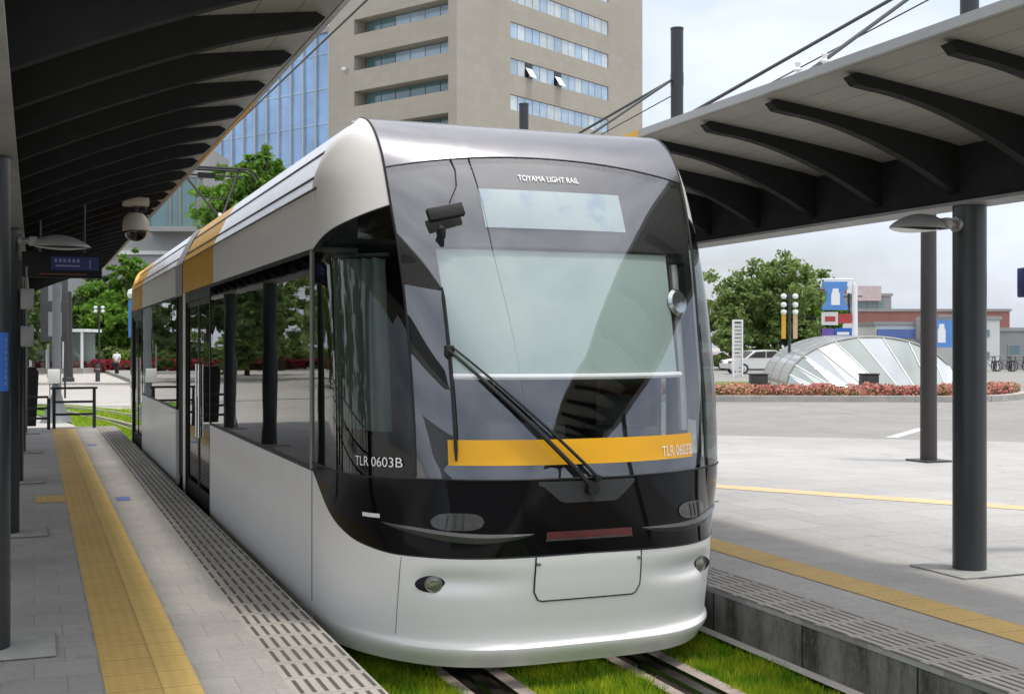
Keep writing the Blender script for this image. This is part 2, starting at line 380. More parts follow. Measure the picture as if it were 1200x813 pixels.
# far side: platform, plaza, road on a raised block
sheet('platform_edge_wall', rect(RE, RE+.25, -30, 25.6), .282, M['wall'], .4)
sheet('road', [(RE+.25, -60), (300, -60), (300, 300), (RE+.25, 300)], .24, M['asphalt'], .4)
sheet('plaza', [(RE-.004, -20), (58.2, -20), (RE-.004, 24.97)], PZ, M['plaza'], .03)
sheet('slotted_edge_paving', rect(RE-.006, 4.60, -18, 24.5), PZ+.004, M['slot'])
sheet('platform_paving', rect(4.60, 6.06, -18, 23.3), PZ+.004, M['tile_warm'])
sheet('tactile_strip', rect(4.96, 5.27, -18, 24.2), PZ+.008, M['tactile'])
p1, p2 = Vector((7.30, 12.01)), Vector((9.12, 9.33)); dd = (p2-p1).normalized(); nn = Vector((dd.y, -dd.x))*.16
a, b_ = p1-dd*6, p1+dd*16
sheet('tactile_path', [tuple(a-nn), tuple(b_-nn), tuple(b_+nn), tuple(a+nn)], PZ+.004, M['tactile_pale'])
q = [site(6.75, 21.9), site(6.95, 21.85), site(8.35, 24.3), site(8.15, 24.35)]
sheet('road_marking', [(p.x, p.y) for p in q], .244, M['whiteline'])
# street beyond the end of the platforms
def spoly(l): return [tuple(site(r, f)[:2]) for r, f in l]
sheet('side_street', spoly([(-60, 39), (2.5, 39), (-1, 60), (-60, 60)]), -.045, M['ground'])
sheet('pavement', spoly([(-60, 60), (-6, 60), (-6, 84), (-60, 84)]), .06, M['kerb'], .15)
sheet('drain_channel', rect(RE-.09, RE-.004, -16, 25.6), .012, M['kerb'])
# rails: straight under the tram, bending left beyond the stop
def track_x(y): return TX-(max(0, y-25.5)**2)*.011
ys = [-14+i*2 for i in range(20)]+[26+i for i in range(18)]
def ribbon(mb, off0, off1, z, mi=0):
    vs = []; 
    for y in ys: vs += [(track_x(y)+off0, y, z), (track_x(y)+off1, y, z)]
    mb.add(vs, [(2*i, 2*i+1, 2*i+3, 2*i+2) for i in range(len(ys)-1)], mi)
mb = MB(); ribbon(mb, -1.52, 1.33, -.03); tag(mb.build('track_bed', M['turf'], smooth=False), kind='structure')
for sgn in (-1, 1):
    c0 = sgn*.5335
    mb = MB()
    for o0, o1, z, mi in ((c0-.20, c0-.125, .0, 2), (c0-.125, c0-.035, -.022, 1), (c0-.035, c0+.035, .004, 0), (c0+.035, c0+.10, -.022, 1), (c0+.10, c0+.19, .0, 2)):
        ribbon(mb, o0, o1, z, mi)
    tag(mb.build('rail', [M['rail'], M['railrust'], M['railstrip']], smooth=False), kind='structure')
# grass blades
def blades(name, n, xr, yr, lab, hgt=.075, avoid=True):
    xs = RNG.uniform(*xr, n); yy = RNG.uniform(*yr, n)
    keep = np.ones(n, bool)
    for c0 in (-.5335, .5335):
        tx = np.array([track_x(y) for y in yy]); keep &= ~((xs-tx > c0-.185) & (xs-tx < c0+.175))
    xs, yy = xs[keep], yy[keep]; n = len(xs)
    dens = np.array([noise.noise(Vector((x*2.2, y*2.2, 3))) for x, y in zip(xs, yy)])
    k2 = RNG.uniform(-.75, .6, n) < dens+.25; xs, yy, dens = xs[k2], yy[k2], dens[k2]; n = len(xs)
    h = hgt*RNG.uniform(.45, 1.2, n)*(1+.5*dens); an = RNG.uniform(0, 2*PI, n); wd = RNG.uniform(.0025, .006, n)*(hgt/.075)
    ln = RNG.uniform(.1, .8, n)*h; la = RNG.uniform(0, 2*PI, n)
    v = np.zeros((n, 3, 3)); v[:, 0] = np.stack([xs-wd*np.cos(an), yy-wd*np.sin(an), np.full(n, -.03)], 1)
    v[:, 1] = np.stack([xs+wd*np.cos(an), yy+wd*np.sin(an), np.full(n, -.03)], 1)
    v[:, 2] = np.stack([xs+ln*np.cos(la), yy+ln*np.sin(la), h-.03], 1)
    me = bpy.data.meshes.new(name); me.from_pydata(v.reshape(-1, 3).tolist(), [], np.arange(3*n).reshape(-1, 3).tolist())
    me.materials.append(M['grass']); o = bpy.data.objects.new(name, me); COL.objects.link(o); return tag(o, lab, 'grass', kind='stuff')
blades('grass', 130000, (1.56, 4.10), (3.6, 7.6), 'short bright green grass between the rails under the tram nose', .062)
blades('grass', 16000, (.9, 4.1), (25.7, 38), 'bright green grass on the track bed beyond the platform end', .12)

# ------------------------------------------------------------------ tram
LEN0 = 15.27
tram = thing('tram', 'white and silver low floor tram with black front mask standing at the platform', 'tram', (TX, LEN0, 0))
# v, z, Y centre, Y crease, half width at crease, Y where side is full, half width of side
# columns: z, Y centre, Y crease, half width at crease, Y where side is full, half width of side, roundness of the cheek
KN = [(.14,6.27,6.66,.985,7.66,1.24,2.6), (.25,6.20,6.58,1.0,7.66,1.25,2.6), (.285,6.245,6.61,1.0,7.66,1.25,2.6), (.45,6.21,6.58,1.0,7.66,1.25,2.6),
      (.62,6.18,6.54,1.0,7.66,1.25,2.6), (.76,6.165,6.52,.99,7.66,1.25,3.2), (1.17,6.165,6.47,.925,7.66,1.25,5.5), (1.30,6.18,6.475,.925,7.66,1.25,5.5),
      (1.6,6.24,6.505,.93,7.66,1.25,5.5), (2.0,6.36,6.58,.94,7.66,1.25,5.2), (2.4,6.51,6.675,.96,7.66,1.25,4.2), (2.7,6.65,6.785,.98,7.67,1.25,3.2),
      (2.9,6.765,6.872,.988,7.68,1.245,2.8), (3.03,6.86,6.945,.992,7.64,1.215,2.5), (3.13,6.965,7.03,.997,7.56,1.175,2.3), (3.21,7.10,7.13,1.0,7.46,1.12,2.2),
      (3.265,7.23,7.235,1.003,7.40,1.045,2), (3.295,7.36,7.36,1.004,7.40,1.015,2), (3.315,7.6,7.6,1.005,7.62,1.007,2)]
ZZ = lambda z: 1.9+(z-1.9)*1.015
KN = [(ZZ(k[0]),)+k[1:] for k in KN]
KA = np.array(KN); KT = np.concatenate([[0], np.cumsum(np.hypot(np.diff(KA[:, 0]), np.diff(KA[:, 1])))])
TMAX = KT[-1]
def tang(x, y):
    d = np.diff(y)/np.diff(x); m = np.zeros(len(y)); m[0] = d[0]; m[-1] = d[-1]
    for i in range(1, len(y)-1): m[i] = 0 if d[i-1]*d[i] <= 0 else 2*d[i-1]*d[i]/(d[i-1]+d[i])
    return m
TG = [tang(KT, KA[:, i]) for i in range(7)]
def prof(t):
    t = min(max(t, 0), TMAX); i = min(int(np.searchsorted(KT, t, 'right'))-1, len(KT)-2); h = KT[i+1]-KT[i]; s = (t-KT[i])/h
    h00, h10, h01, h11 = 2*s**3-3*s*s+1, s**3-2*s*s+s, -2*s**3+3*s*s, s**3-s*s
    return [h00*KA[i, k]+h10*h*TG[k][i]+h01*KA[i+1, k]+h11*h*TG[k][i+1] for k in range(7)]
ZT = [(prof(TMAX*i/800)[0], TMAX*i/800) for i in range(801)]
ZTz = np.array([z for z, t in ZT]); ZTt = np.array([t for z, t in ZT])
def t_of(z): return float(np.interp(ZZ(z), ZTz, ZTt))
def S0(u, t):
    z, yc, yk, ak, ys_, as_, pc = prof(t); au = abs(u); sg = 1 if u >= 0 else -1
    if au <= 1: a = ak*au; y = yc+(yk-yc)*au**(3.8 if z < .76 else 3.8-1.4*min(1, (z-.76)/.5))
    else:
        s = min(au-1, 1); a = ak+(as_-ak)*(1-(1-s)**pc); y = yk+(ys_-yk)*s
    return Vector((sg*a, y-LEN0, z))
def SN(u, t, off=0.0):
    p = S0(u, t)
    if off == 0: return p
    e = .01
    u0, u1 = (max(u-e, -2), min(u+e, 2))
    if abs(u) <= 1: u0, u1 = max(u0, -1), min(u1, 1)
    elif u > 1: u0 = max(u0, 1.0001)
    else: u1 = min(u1, -1.0001)
    du = S0(u1, t)-S0(u0, t); dt = S0(u, min(t+e, TMAX))-S0(u, max(t-e, 0)); n = du.cross(dt)
    if n.length < 1e-9: return p
    n.normalize()
    if n.y > .2 or (n.x*p.x < 0 and abs(p.x) > .9 and abs(n.y) < .5 and abs(n.z) < .7): n = -n
    return p+n*off
def SZ(u, z, off=0.0): return SN(u, t_of(z), off)
def lin(a, b, n): return [a+(b-a)*i/(n-1) for i in range(n)]
def patch(mb, us, lo, hi, nv=12, off=0.0, mi=0, fn=None):
    def g(u, k):
        t0, t1 = t_of(lo(u)) if callable(lo) else t_of(lo), t_of(hi(u)) if callable(hi) else t_of(hi)
        p = SN(u, t0+(t1-t0)*k, off)
        return fn(u, p) if fn else p
    mb.grid(g, us, lin(0, 1, nv), mi)
def interp(tab): xs_, ys2 = zip(*tab); return lambda q: float(np.interp(q, xs_, ys2))
def smooth_tab(tab):
    x = np.array([a for a, b in tab]); y = np.array([b for a, b in tab]); m = tang(x, y)
    def f(q):
        q = min(max(q, x[0]), x[-1]); i = min(int(np.searchsorted(x, q, 'right'))-1, len(x)-2); h = x[i+1]-x[i]; s = (q-x[i])/h
        return float((2*s**3-3*s*s+1)*y[i]+(s**3-2*s*s+s)*h*m[i]+(-2*s**3+3*s*s)*y[i+1]+(s**3-s*s)*h*m[i+1])
    return f
_zb = smooth_tab([(0, .758), (.9, .752), (1.0, .752), (1.25, .785), (1.45, .85), (1.65, .94), (1.85, 1.05), (2, 1.13)])
ZB = lambda u: _zb(abs(u))
_ztop = smooth_tab([(1, 2.70), (1.3, 2.625), (1.55, 2.58), (1.8, 2.535), (2, 2.49)])
ZTOP = lambda u: _ztop(abs(u))
ZW = lambda u: 3.03-.10*u*u
UF = lin(-1, 1, 97); UL = [-1-k**2 for k in lin(1, 0, 33)]; UR = [1+k**2 for k in lin(0, 1, 33)]
cap_parts = []
def cp(o): cap_parts.append(o); return o
# bumper with scooped fog-light hollows
def dent(u, p):
    for s in (-1, 1):
        dx, dz = (p.x-s*.82), (p.z-.60)
        if abs(u) < 1.02:
            e = math.exp(-(dx/(.10 if dx*s > 0 else .30))**2-(dz/.055)**2); p = p+Vector((0, .045*e, 0))
    return p
mb = MB(); US = UL+lin(-1, 1, 121)[1:]+UR[1:]
patch(mb, US, .14, lambda u: ZB(u)-.004, 46, 0, 0, dent)
o = cp(mb.build('bumper', M['pearl'], tram, ang=26, weld=True))
mb = MB(); patch(mb, US, lambda u: ZB(u)+.004, 1.166, 10)
mask = cp(mb.build('front_mask', M['blackgloss'], tram, ang=26, weld=True))
mb = MB(); patch(mb, UF, 1.176, lambda u: ZW(u)-.004, 40)
shield = cp(mb.build('windshield', M['windshield'], tram))
mb = MB(); patch(mb, UF, lambda u: ZW(u)+.004, 3.315, 24)
cp(mb.build('front_hood', M['silver'], tram))
for sg, uu in ((-1, UL), (1, UR)):
    mb = MB(); patch(mb, uu, 1.176, lambda u: ZTOP(u)-.004, 24)
    cp(mb.build('cab_side_window', M['cabglass'], tram))
    mb = MB()
    mb.grid(lambda k, z: SZ(sg*(1.10+.62*k), z, -.09-.018*math.sin(k*42)), lin(0, 1, 120), lin(1.42, 2.42, 6)); cp(mb.build('cab_curtain', M['curtain'], tram, ang=80))
    mb = MB(); mb.tube([SZ(sg*u, 2.44, -.09) for u in lin(1.08, 1.75, 20)], .012, 6); cp(mb.build('curtain_rail', M['mid'], tram))
    mb = MB(); patch(mb, uu, lambda u: ZTOP(u)+.004, 3.315, 24)
    ring = [SN(sg*2, t_of(2.49)+(TMAX-t_of(2.49))*k) for k in lin(0, 1, 24)]      # rear face of the cheek
    inn = [Vector((sg*.95, p.y+.002, p.z)) for p in ring]
    mb.add(ring+inn, [(i, i+1, 24+i+1, 24+i) for i in range(23)])
    cp(mb.build('cab_cheek', M['pearl'], tram, ang=40))
# gaskets
def gasket(path, r=.006, name='gasket', mat='black', par=tram):
    mb = MB(); mb.tube(path, r, 6); return mb.build(name, M[mat], par)
cp(gasket([SZ(u, ZW(u), .0) for u in UF]))
cp(gasket([SZ(u, 1.171, .0) for u in US]))
cp(gasket([SZ(u, ZB(u), -.002) for u in US], .005))
for sg in (-1, 1): cp(gasket([SZ(sg*1.0, z, -.0015) for z in lin(.30, .74, 12)], .003, 'panel_joint', 'trimgrey'))
for sg, uu in ((-1, UL), (1, UR)):
    cp(gasket([SZ(u, ZTOP(u), 0) for u in uu]))
    cp(gasket([SN(sg*.999, t, -.002) for t in lin(t_of(1.18), TMAX-.2, 40)], .008))
    mb = MB(); mb.tube([SN(sg*2, t_of(z), .002) for z in lin(1.13, 2.50, 14)], .014, 8); cp(mb.build('window_post', M['flange'], tram))
    cp(gasket([SN(sg*2, t_of(z), .0) for z in lin(.3, 1.12, 12)], .004))
# frit behind the windshield
mb = MB()
patch(mb, lin(-.995, -.79, 10), 1.20, 2.475, 20, -.022); patch(mb, lin(.935, .995, 6), 1.20, 2.475, 20, -.022)
patch(mb, lin(-.995, .995, 40), 2.475, lambda u: ZW(u)-.02, 12, -.022)
patch(mb, lin(-.995, .995, 40), 1.19, 1.262, 5, -.022)
cp(mb.build('windshield_frit', M['matblack'], tram))
mb = MB(); patch(mb, lin(-.83, .83, 90), 1.248, 1.386, 5, .003); amber = cp(mb.build('amber_band', M['amber'], tram))
# interior pieces seen through the windshield
mb = MB()
patch(mb, lin(-.785, .80, 24), 1.74, 2.468, 10, -.05)
bl = cp(mb.build('sun_blind', M['blind'], tram)); mb = MB(); mb.tube([SZ(u, 1.735, -.035) for u in lin(-.79, .81, 24)], .017, 8); cp(mb.build('blind_bar', M['white'], bl))
mb = MB(); patch(mb, lin(-.465, .475, 16), 2.585, 2.822, 6, -.012); db = cp(mb.build('destination_display', M['board'], tram))
mb = MB(); mb.box(-.76, .76, 6.62-LEN0, 7.15-LEN0, .95, 1.33, 0, .05); mb.box(-.45, .05, 6.58-LEN0, 7.0-LEN0, 1.30, 1.46, 0, .04)
mb.box(.3, .7, 6.62-LEN0, 6.95-LEN0, 1.30, 1.40, 0, .03); cp(mb.build('driver_console', M['dark'], tram))
mb = MB(); mb.tube([SZ(.915, z, -.10) for z in lin(1.40, 2.42, 12)], .028, 8); cp(mb.build('cab_pillar', M['lamp'], tram))
mb = MB(); mb.lathe([(.001, -.025), (.06, -.02), (.075, 0), (.06, .02), (.001, .025)], (0, 0, 0), 18); mi_ = mb.build('interior_mirror', M['chrome'], tram)
mi_.location = SZ(.85, 2.17, -.035); mi_.rotation_euler = (PI/2-.2, 0, .3); mi_.scale = (1.05, 1.15, 1); cp(mi_)
mb = MB(); mb.box(-.11, .11, -.02, .02, -.04, .04, 0, .008); rc = mb.build('dash_camera', M['matblack'], tram); cp(rc)
rc.location = (-.70, 6.62-LEN0, 2.665); rc.rotation_euler = (-.35, -.22, 0)
mb = MB(); mb.lathe([(.001, -.055), (.012, -.05), (.03, 0), (.008, .03), (.008, .05)], (0, 0, 0), 10); kn = mb.build('mount', M['matblack'], rc); kn.location = (-.06, 0, -.10)
pts = [S0(-.60, t_of(3.00)), S0(-.585, t_of(2.92)), S0(-.60, t_of(2.82)), S0(-.66, t_of(2.72))]
mb = MB(); mb.tube([p+Vector((0, -.006, .003)) for p in pts], .004, 6); mb.tube([SZ(-.80, z, -.02) for z in lin(2.55, 1.8, 12)], .003, 5); cp(mb.build('camera_cable', M['black'], tram))
# wiper
mb = MB()
mb.tube([SZ(-.785, z, .022) for z in lin(1.27, 2.22, 16)], [.006]+[.011]*14+[.005], 6)
wp = cp(mb.build('wiper', M['black'], tram))
for du, dz, r in ((0, 0, .013), (.035, .055, .009)):
    mb = MB(); mb.tube([SZ(-.785+du*.6+(.785+du*.4)*k, 1.867+dz*.3+(1.115+dz-1.867-dz*.3)*k, .045) for k in lin(0, 1, 14)], [r*.7+r*.5*k for k in lin(0, 1, 14)], 6)
    mb.build('wiper_arm', M['black'], wp)
mb = MB(); mb.tube([SZ(0, 1.115, .0), SZ(0, 1.115, .06)], .035, 14); mb.tube([SZ(.035, 1.17, .0), SZ(.035, 1.17, .05)], .02, 12); mb.build('wiper_pivot', M['black'], wp)
mb = MB(); p = SZ(-.785, 1.867, .03); mb.box(p.x-.025, p.x+.03, p.y-.02, p.y+.02, p.z-.035, p.z+.03, 0, .01); mb.build('blade_clip', M['black'], wp)
# headlights, trim, fog lights, red strip, coupler cover
for s in (-1, 1):
    mb = MB(); uu = sorted([s*.63, s*.90]); patch(mb, lin(uu[0], uu[1], 24), lambda u: .945-.045*max(0, 1-abs((abs(u)-.765)/.135)**3.2)**.5, lambda u: .945+.048*max(0, 1-abs((abs(u)-.765)/.135)**3.2)**.5, 5, .006)
    uu2 = sorted([s*.655, s*.905])
    h = cp(mb.build('headlight', M['lens'], tram))
    mb = MB()
    for k in (.74, .78, .82): mb.tube([SZ(s*k, .908, .008), SZ(s*k, .982, .008)], .004, 5)
    mb.build('lens_rib', M['dark'], h)
    mb = MB(); us_ = lin(.34, 1.12, 30)
    def wing(q): return math.sin(PI*(q-.34)/.78)**.7
    def up(q): return .878+.045*max(0, (q-.6)/.5)**1.5
    P = []
    for q in us_:
        w_ = wing(q); P += [SZ(s*q, up(q)-.05*w_, .002), SZ(s*q, up(q)-.015*w_, .002+.035*w_), SZ(s*q, up(q)+.004*w_, .002)]
    mb.add(P, [(3*i+j, 3*i+3+j, 3*i+4+j, 3*i+1+j) for i in range(len(us_)-1) for j in (0, 1)])
    cp(mb.build('headlight_trim', M['trimgrey'], tram, ang=60))
    c = SZ(s*.84, .60, 0); c.y += .035
    n = Vector((s*.42, -.9, 0)).normalized()
    mb = MB(); e1 = Vector((n.y, -n.x, 0)); e2 = Vector((0, 0, 1))
    def disc(mb, rx, rz, o0, k=24, mi=0, apex=None):
        r_ = [c+n*o0+e1*rx*math.cos(2*PI*i/k)+e2*rz*math.sin(2*PI*i/k) for i in range(k)]
        if apex is None: mb.add(r_, [tuple(range(k))], mi)
        else: mb.add(r_+[c+n*apex], [(i, (i+1) % k, k) for i in range(k)], mi)
    k = 24
    r1 = [c+n*.004+e1*.085*math.cos(2*PI*i/k)*(1.25 if math.cos(2*PI*i/k)*s < 0 else 1)+e2*.048*math.sin(2*PI*i/k) for i in range(k)]
    r2 = [c+n*.014+e1*.046*math.cos(2*PI*i/k)+e2*.042*math.sin(2*PI*i/k) for i in range(k)]
    mb.add(r1+r2, [(i, (i+1) % k, k+(i+1) % k, k+i) for i in range(k)])
    fg = cp(mb.build('fog_light', M['matblack'], tram)); mb = MB(); disc(mb, .045, .041, .012, 24, 0, .026); mb.build('lens', M['foglens'], fg)
    mb = MB(); mb.tube([c+n*.013+e1*.046*math.cos(2*PI*i/k)+e2*.042*math.sin(2*PI*i/k) for i in range(k+1)], .005, 6); mb.build('bezel', M['steel'], fg)
mb = MB(); patch(mb, lin(-.27, .27, 14), .845, .885, 3, .006); cp(mb.build('red_marker_strip', M['redlens'], tram))
mb = MB(); patch(mb, lin(-.275, .275, 14), .836, .845, 2, .008); cp(mb.build('marker_trim', M['lens'], tram))
mb = MB()
def cov(u): e = abs(u)/.325; return .505+.05*max(0, (e-.88)/.12)**2
patch(mb, lin(-.325, .325, 40), cov, lambda u: .748, 16, .006)
cv = cp(mb.build('coupler_cover', M['pearl'], tram))
ol = [SZ(-.327, z, .004) for z in lin(.75, .56, 8)]+[SZ(u, cov(u), .004) for u in lin(-.325, .325, 30)]+[SZ(.327, z, .004) for z in lin(.56, .75, 8)]
gasket(ol, .0045, 'cover_seam', 'matblack', cv)
for s in (-1, 1):
    mb = MB(); p = SZ(s*.312, .715, .01); mb.box(p.x-.012, p.x+.012, p.y-.006, p.y+.006, p.z-.008, p.z+.008, 0, .003); mb.build('latch', M['steel'], cv)
mb = MB(); patch(mb, lin(-1.22, -1.12, 4), .945, .968, 2, .004); cp(mb.build('marker_light', M['white'], tram))
mb = MB(); patch(mb, lin(-.33, .31, 20), lambda u: 1.04+.10*min(1, max(0, (abs(u)-.18)/.13)), 1.158, 4, .004); cp(mb.build('wiper_recess', M['dark'], tram))
# lettering
def letter(st, size, u0, z0, name, mat, umode='front', off=.005, width=None, par=tram):
    vs, fs = text_mesh(st, size)
    wdt = max(v[0] for v in vs); k = (width/wdt) if width else 1
    out = []
    for x, y, _ in vs:
        x *= k
        if umode == 'front': out.append(SZ(u0+x/.93, z0+y, off))
        else: out.append(SZ(u0+x, z0+y, off))
    mb = MB(); mb.add(out, fs); return mb.build(name, M[mat], par, smooth=False)
letter('TLR 0603B', .085, .54, 1.265, 'fleet_number', 'white', 'front', .0065, .262, amber)
letter('TLR 0603B', .076, -1.25, 1.232, 'fleet_number', 'white', 'side', .012, .215)
letter('TOYAMA LIGHT RAIL', .05, -.20, 2.872, 'line_name', 'white', 'front', .008, .375)
# body sides
def Yl(y): return y-LEN0
SL = [(2.89, 1.25), (2.99, 1.205), (3.176, 1.112), (3.30, 1.035), (3.335, .85)]
def side_strip(mb, sg, y0, y1, z0, z1, xo=1.25, th=.05):
    mb.box(*sorted((sg*(xo-th), sg*xo)), Yl(y0), Yl(y1), z0, z1)
SECT = [(7.66, 12.50, 12.55, 14.60, 14.88, (12.25, 14.88)), (15.66, 20.80, 20.85, 22.84, 22.88, (20.7, 22.88))]
for ys0, w1, d0, d1, ye, gold in SECT:
    yend = ye
    for sg in (-1, 1):
        mb = MB(); side_strip(mb, sg, ys0+.004, w1, .15, 1.10); mb.build('side_panel', M['panel'], tram, smooth=False)
        mb = MB(); side_strip(mb, sg, ys0+.03, w1-.02, 1.12, 2.50, 1.242, .012)
        wn_ = mb.build('side_window', M['sideglass'], tram, smooth=False)
        mb = MB()
        side_strip(mb, sg, ys0+.004, w1, 1.102, 1.125, 1.248, .04); side_strip(mb, sg, ys0+.004, w1, 2.49, 2.518, 1.248, .04)
        for yy in (ys0+.02, ys0+1.35, (ys0+1.35+w1)/2, w1-.02): side_strip(mb, sg, yy-.025 if yy > ys0+.1 else yy-.015, yy+.02, 1.13, 2.485, 1.239, .04)
        mb.build('frame', M['black'], wn_, smooth=False)
        # door with two leaves
        mb = MB(); side_strip(mb, sg, d0-.05, d0, .15, 2.515, 1.248, .06); side_strip(mb, sg, d1, d1+.05, .15, 2.515, 1.248, .06)
        side_strip(mb, sg, d0, d1, 2.40, 2.515, 1.248, .06); side_strip(mb, sg, d0, d1, .15, .30, 1.23, .06)
        df = mb.build('door_frame', M['black'], tram, smooth=False)
        for a0, a1 in ((d0+.01, (d0+d1)/2-.012), ((d0+d1)/2+.012, d1-.01)):
            mb = MB(); side_strip(mb, sg, a0+.05, a1-.05, .36, 2.34, 1.222, .012); lf = mb.build('door_leaf', M['sideglass'], tram, smooth=False)
            mb = MB()
            for e0, e1_ in ((a0, a0+.05), (a1-.05, a1)): side_strip(mb, sg, e0, e1_, .30, 2.40, 1.228, .03)
            side_strip(mb, sg, a0+.05, a1-.05, .30, .36, 1.227, .03); side_strip(mb, sg, a0+.05, a1-.05, 2.34, 2.40, 1.227, .03)
            mb.build('frame', M['black'], lf, smooth=False)
            mb = MB(); yy = a0+.10 if a0 > d0+.3 else a1-.10; mb.tube([(sg*1.24, Yl(yy), .9), (sg*1.24, Yl(yy), 1.7)], .012, 6); mb.build('handle', M['chrome'], lf)
        if d1+.05 < ye-.05:
            mb = MB(); side_strip(mb, sg, d1+.052, ye, .15, 2.515); mb.build('side_panel', M['panel'], tram, smooth=False)
        # cantrail and sloping roof edge
        for (y0, y1, mt) in ((ys0+.004, gold[0], 'roofmetal'), (gold[0]+.002, ye, 'gold')):
            mb = MB(); side_strip(mb, sg, y0, y1, 2.52, 2.885)
            mb.build('cantrail', M['panel'] if mt == 'roofmetal' else M['gold'], tram, smooth=False)
            ya = y0 if y0 > ys0+1 or ys0 > 10 else 7.55
            mb = MB(); mb.grid(lambda k, y: (sg*SL[int(k)][1], Yl(y), SL[int(k)][0]), [0, 1, 2, 3, 4], [ya, y1])
            ca = mb.build('roof_edge', M[mt], tram, smooth=False)
            mb = MB()
            for z, a_ in SL[:3]: mb.tube([(sg*a_, Yl(ya), z), (sg*a_, Yl(y1), z)], .009, 6)
            mb.build('seam', M['black'], ca)
    mb = MB(); mb.box(-.87, .87, Yl(7.5 if ys0 < 10 else ys0), Yl(ye), 3.30, 3.337); mb.build('roof', M['roofmetal'], tram, smooth=False)
    mb = MB(); y0 = Yl(ys0+1.6); mb.box(-.55, .55, y0, y0+2.2, 3.34, 3.42, 0, .03); mb.build('roof_unit', M['lamp'], tram)
# articulation bellows
mb = MB(); n = 15
for i in range(n):
    y0 = Yl(14.885)+i*(.77/n); w_ = 1.19+(.03 if i % 2 else 0)
    mb.prism([(-w_, .30), (w_, .30), (w_, 2.85), (w_-.22, 3.22), (-w_+.22, 3.22), (-w_, 2.85)], 'y', y0, y0+.77/n-.003)
mb.build('bellows', M['dark'], tram, smooth=False)
for sg in (-1, 1):
    mb = MB(); mb.grid(lambda k, y: (sg*[1.255, 1.255, 1.12, 1.04][int(k)], Yl(y), [2.50, 2.89, 3.18, 3.31][int(k)]), [0, 1, 2, 3], [14.90, 15.64]); mb.build('gangway_cover', M['greywall'], tram, smooth=False)
# underframe, floor, ceiling, seats, poles
mb = MB(); mb.box(-1.08, 1.08, Yl(7.5), Yl(23.0), .10, .30); mb.build('underframe', M['matblack'], tram, smooth=False)
mb = MB(); mb.box(-1.18, 1.18, Yl(7.3), Yl(23.2), .302, .34); mb.build('floor', M['mid'], tram, smooth=False)
mb = MB(); mb.box(-1.18, 1.18, Yl(7.3), Yl(23.3), 2.53, 2.56); mb.build('ceiling', M['mid'], tram, smooth=False)
for yp in (8.55, 22.0):
    mb = MB(); mb.box(-1.18, -.35, Yl(yp), Yl(yp+.05), .345, 2.52); mb.box(.35, 1.18, Yl(yp), Yl(yp+.05), .345, 2.52); mb.box(-.345, .345, Yl(yp+.01), Yl(yp+.04), 1.9, 2.52)
    mb.build('cab_partition', M['dark'], tram, smooth=False)
mb = MB(); mb.box(-.28, .28, Yl(7.75), Yl(8.25), .75, .86, 0, .04); mb.box(-.26, .26, Yl(8.2), Yl(8.3), .82, 1.55, 0, .04); mb.box(-.06, .06, Yl(7.95), Yl(8.1), .345, .76)
mb.build('driver_seat', M['dark'], tram)
mb = MB(); mb.box(-.24, .24, 0, .45, .38, .47, 0, .03); mb.box(-.24, .24, .44, .54, .45, 1.12, 0, .03); mb.box(-.2, .2, .05, .45, 0, .39); s0 = mb.build('passenger_seat', M['seat'], tram)
first = True
for yy in (9.2, 10.1, 11.0, 16.4, 17.3, 18.2, 19.1):
    for xx in (-.82, .82):
        o = s0 if first else s0.copy()
        if not first: COL.objects.link(o); o.parent = tram
        first = False; o.location = (xx, Yl(yy), .345)
gp = None
for yy in (9.0, 11.7, 12.5, 14.7, 16.1, 20.2, 20.9):
    for xx in (-.5, .5):
        if gp is None:
            mb = MB(); mb.tube([(0, 0, .345), (0, 0, 2.525)], .016, 8); gp = o = mb.build('grab_pole', M['chrome'], tram)
        else: o = gp.copy(); COL.objects.link(o); o.parent = tram
        o.location = (xx, Yl(yy), 0)
# bogie wheels under the skirts
for yy in (9.4, 21.2):
    for xx in (-.5335, .5335):
        for k in (-.8, .8):
            mb = MB(); r_ = .29; pr = [(.05, -.05), (r_, -.05), (r_, .03), (r_+.02, .035), (r_+.02, .05), (.05, .05)]
            mb.lathe(pr, (0, 0, 0), 20); o = mb.build('wheel', M['rail'], tram); o.location = (xx, Yl(yy+k), .295); o.rotation_euler.y = PI/2
# rear cab is the same cap turned round
for o in cap_parts:
    c = copy_tree(o, tram); c.rotation_euler.z = o.rotation_euler.z+PI; c.location = (-o.location.x, -o.location.y, o.location.z)
    if o.name.startswith('cab_cheek') and c.data.vertices[0].co.x > 0:
        c.data = c.data.copy(); c.data.materials[0] = M['gold']
# rear copies of lettering and pantograph
pg = MB(); yb = Yl(21.7)
pg.box(-.5, .5, yb-.4, yb+.4, 3.338, 3.40); pan = pg.build('pantograph', M['steel'], tram, smooth=False)
mb = MB(); mb.tube([(0, yb+.35, 3.4), (0, yb-1.0, 4.1)], [.045, .035], 8); mb.tube([(-.12, yb+.38, 3.4), (-.10, yb-.85, 3.98)], .015, 6); mb.build('lower_arm', M['steel'], pan)
mb = MB()
for s in (-1, 1):
    mb.tube([(s*.05, yb-1.0, 4.1), (s*.5, yb+.35, 5.0)], .02, 6)
mb.tube([(-.22, yb-.52, 4.42), (.22, yb-.52, 4.42)], .012, 6)
mb.build('upper_arm', M['matblack'], pan)
mb = MB()
for dy in (-.15, .15): mb.tube([(-.85, yb+.35+dy, 4.86), (-.78, yb+.35+dy, 4.98), (-.65, yb+.35+dy, 5.05), (.65, yb+.35+dy, 5.05), (.78, yb+.35+dy, 4.98), (.85, yb+.35+dy, 4.86)], .022, 6)
for s in (-1, 1): mb.tube([(s*.5, yb+.2, 5.02), (s*.5, yb+.5, 5.02)], .02, 6)
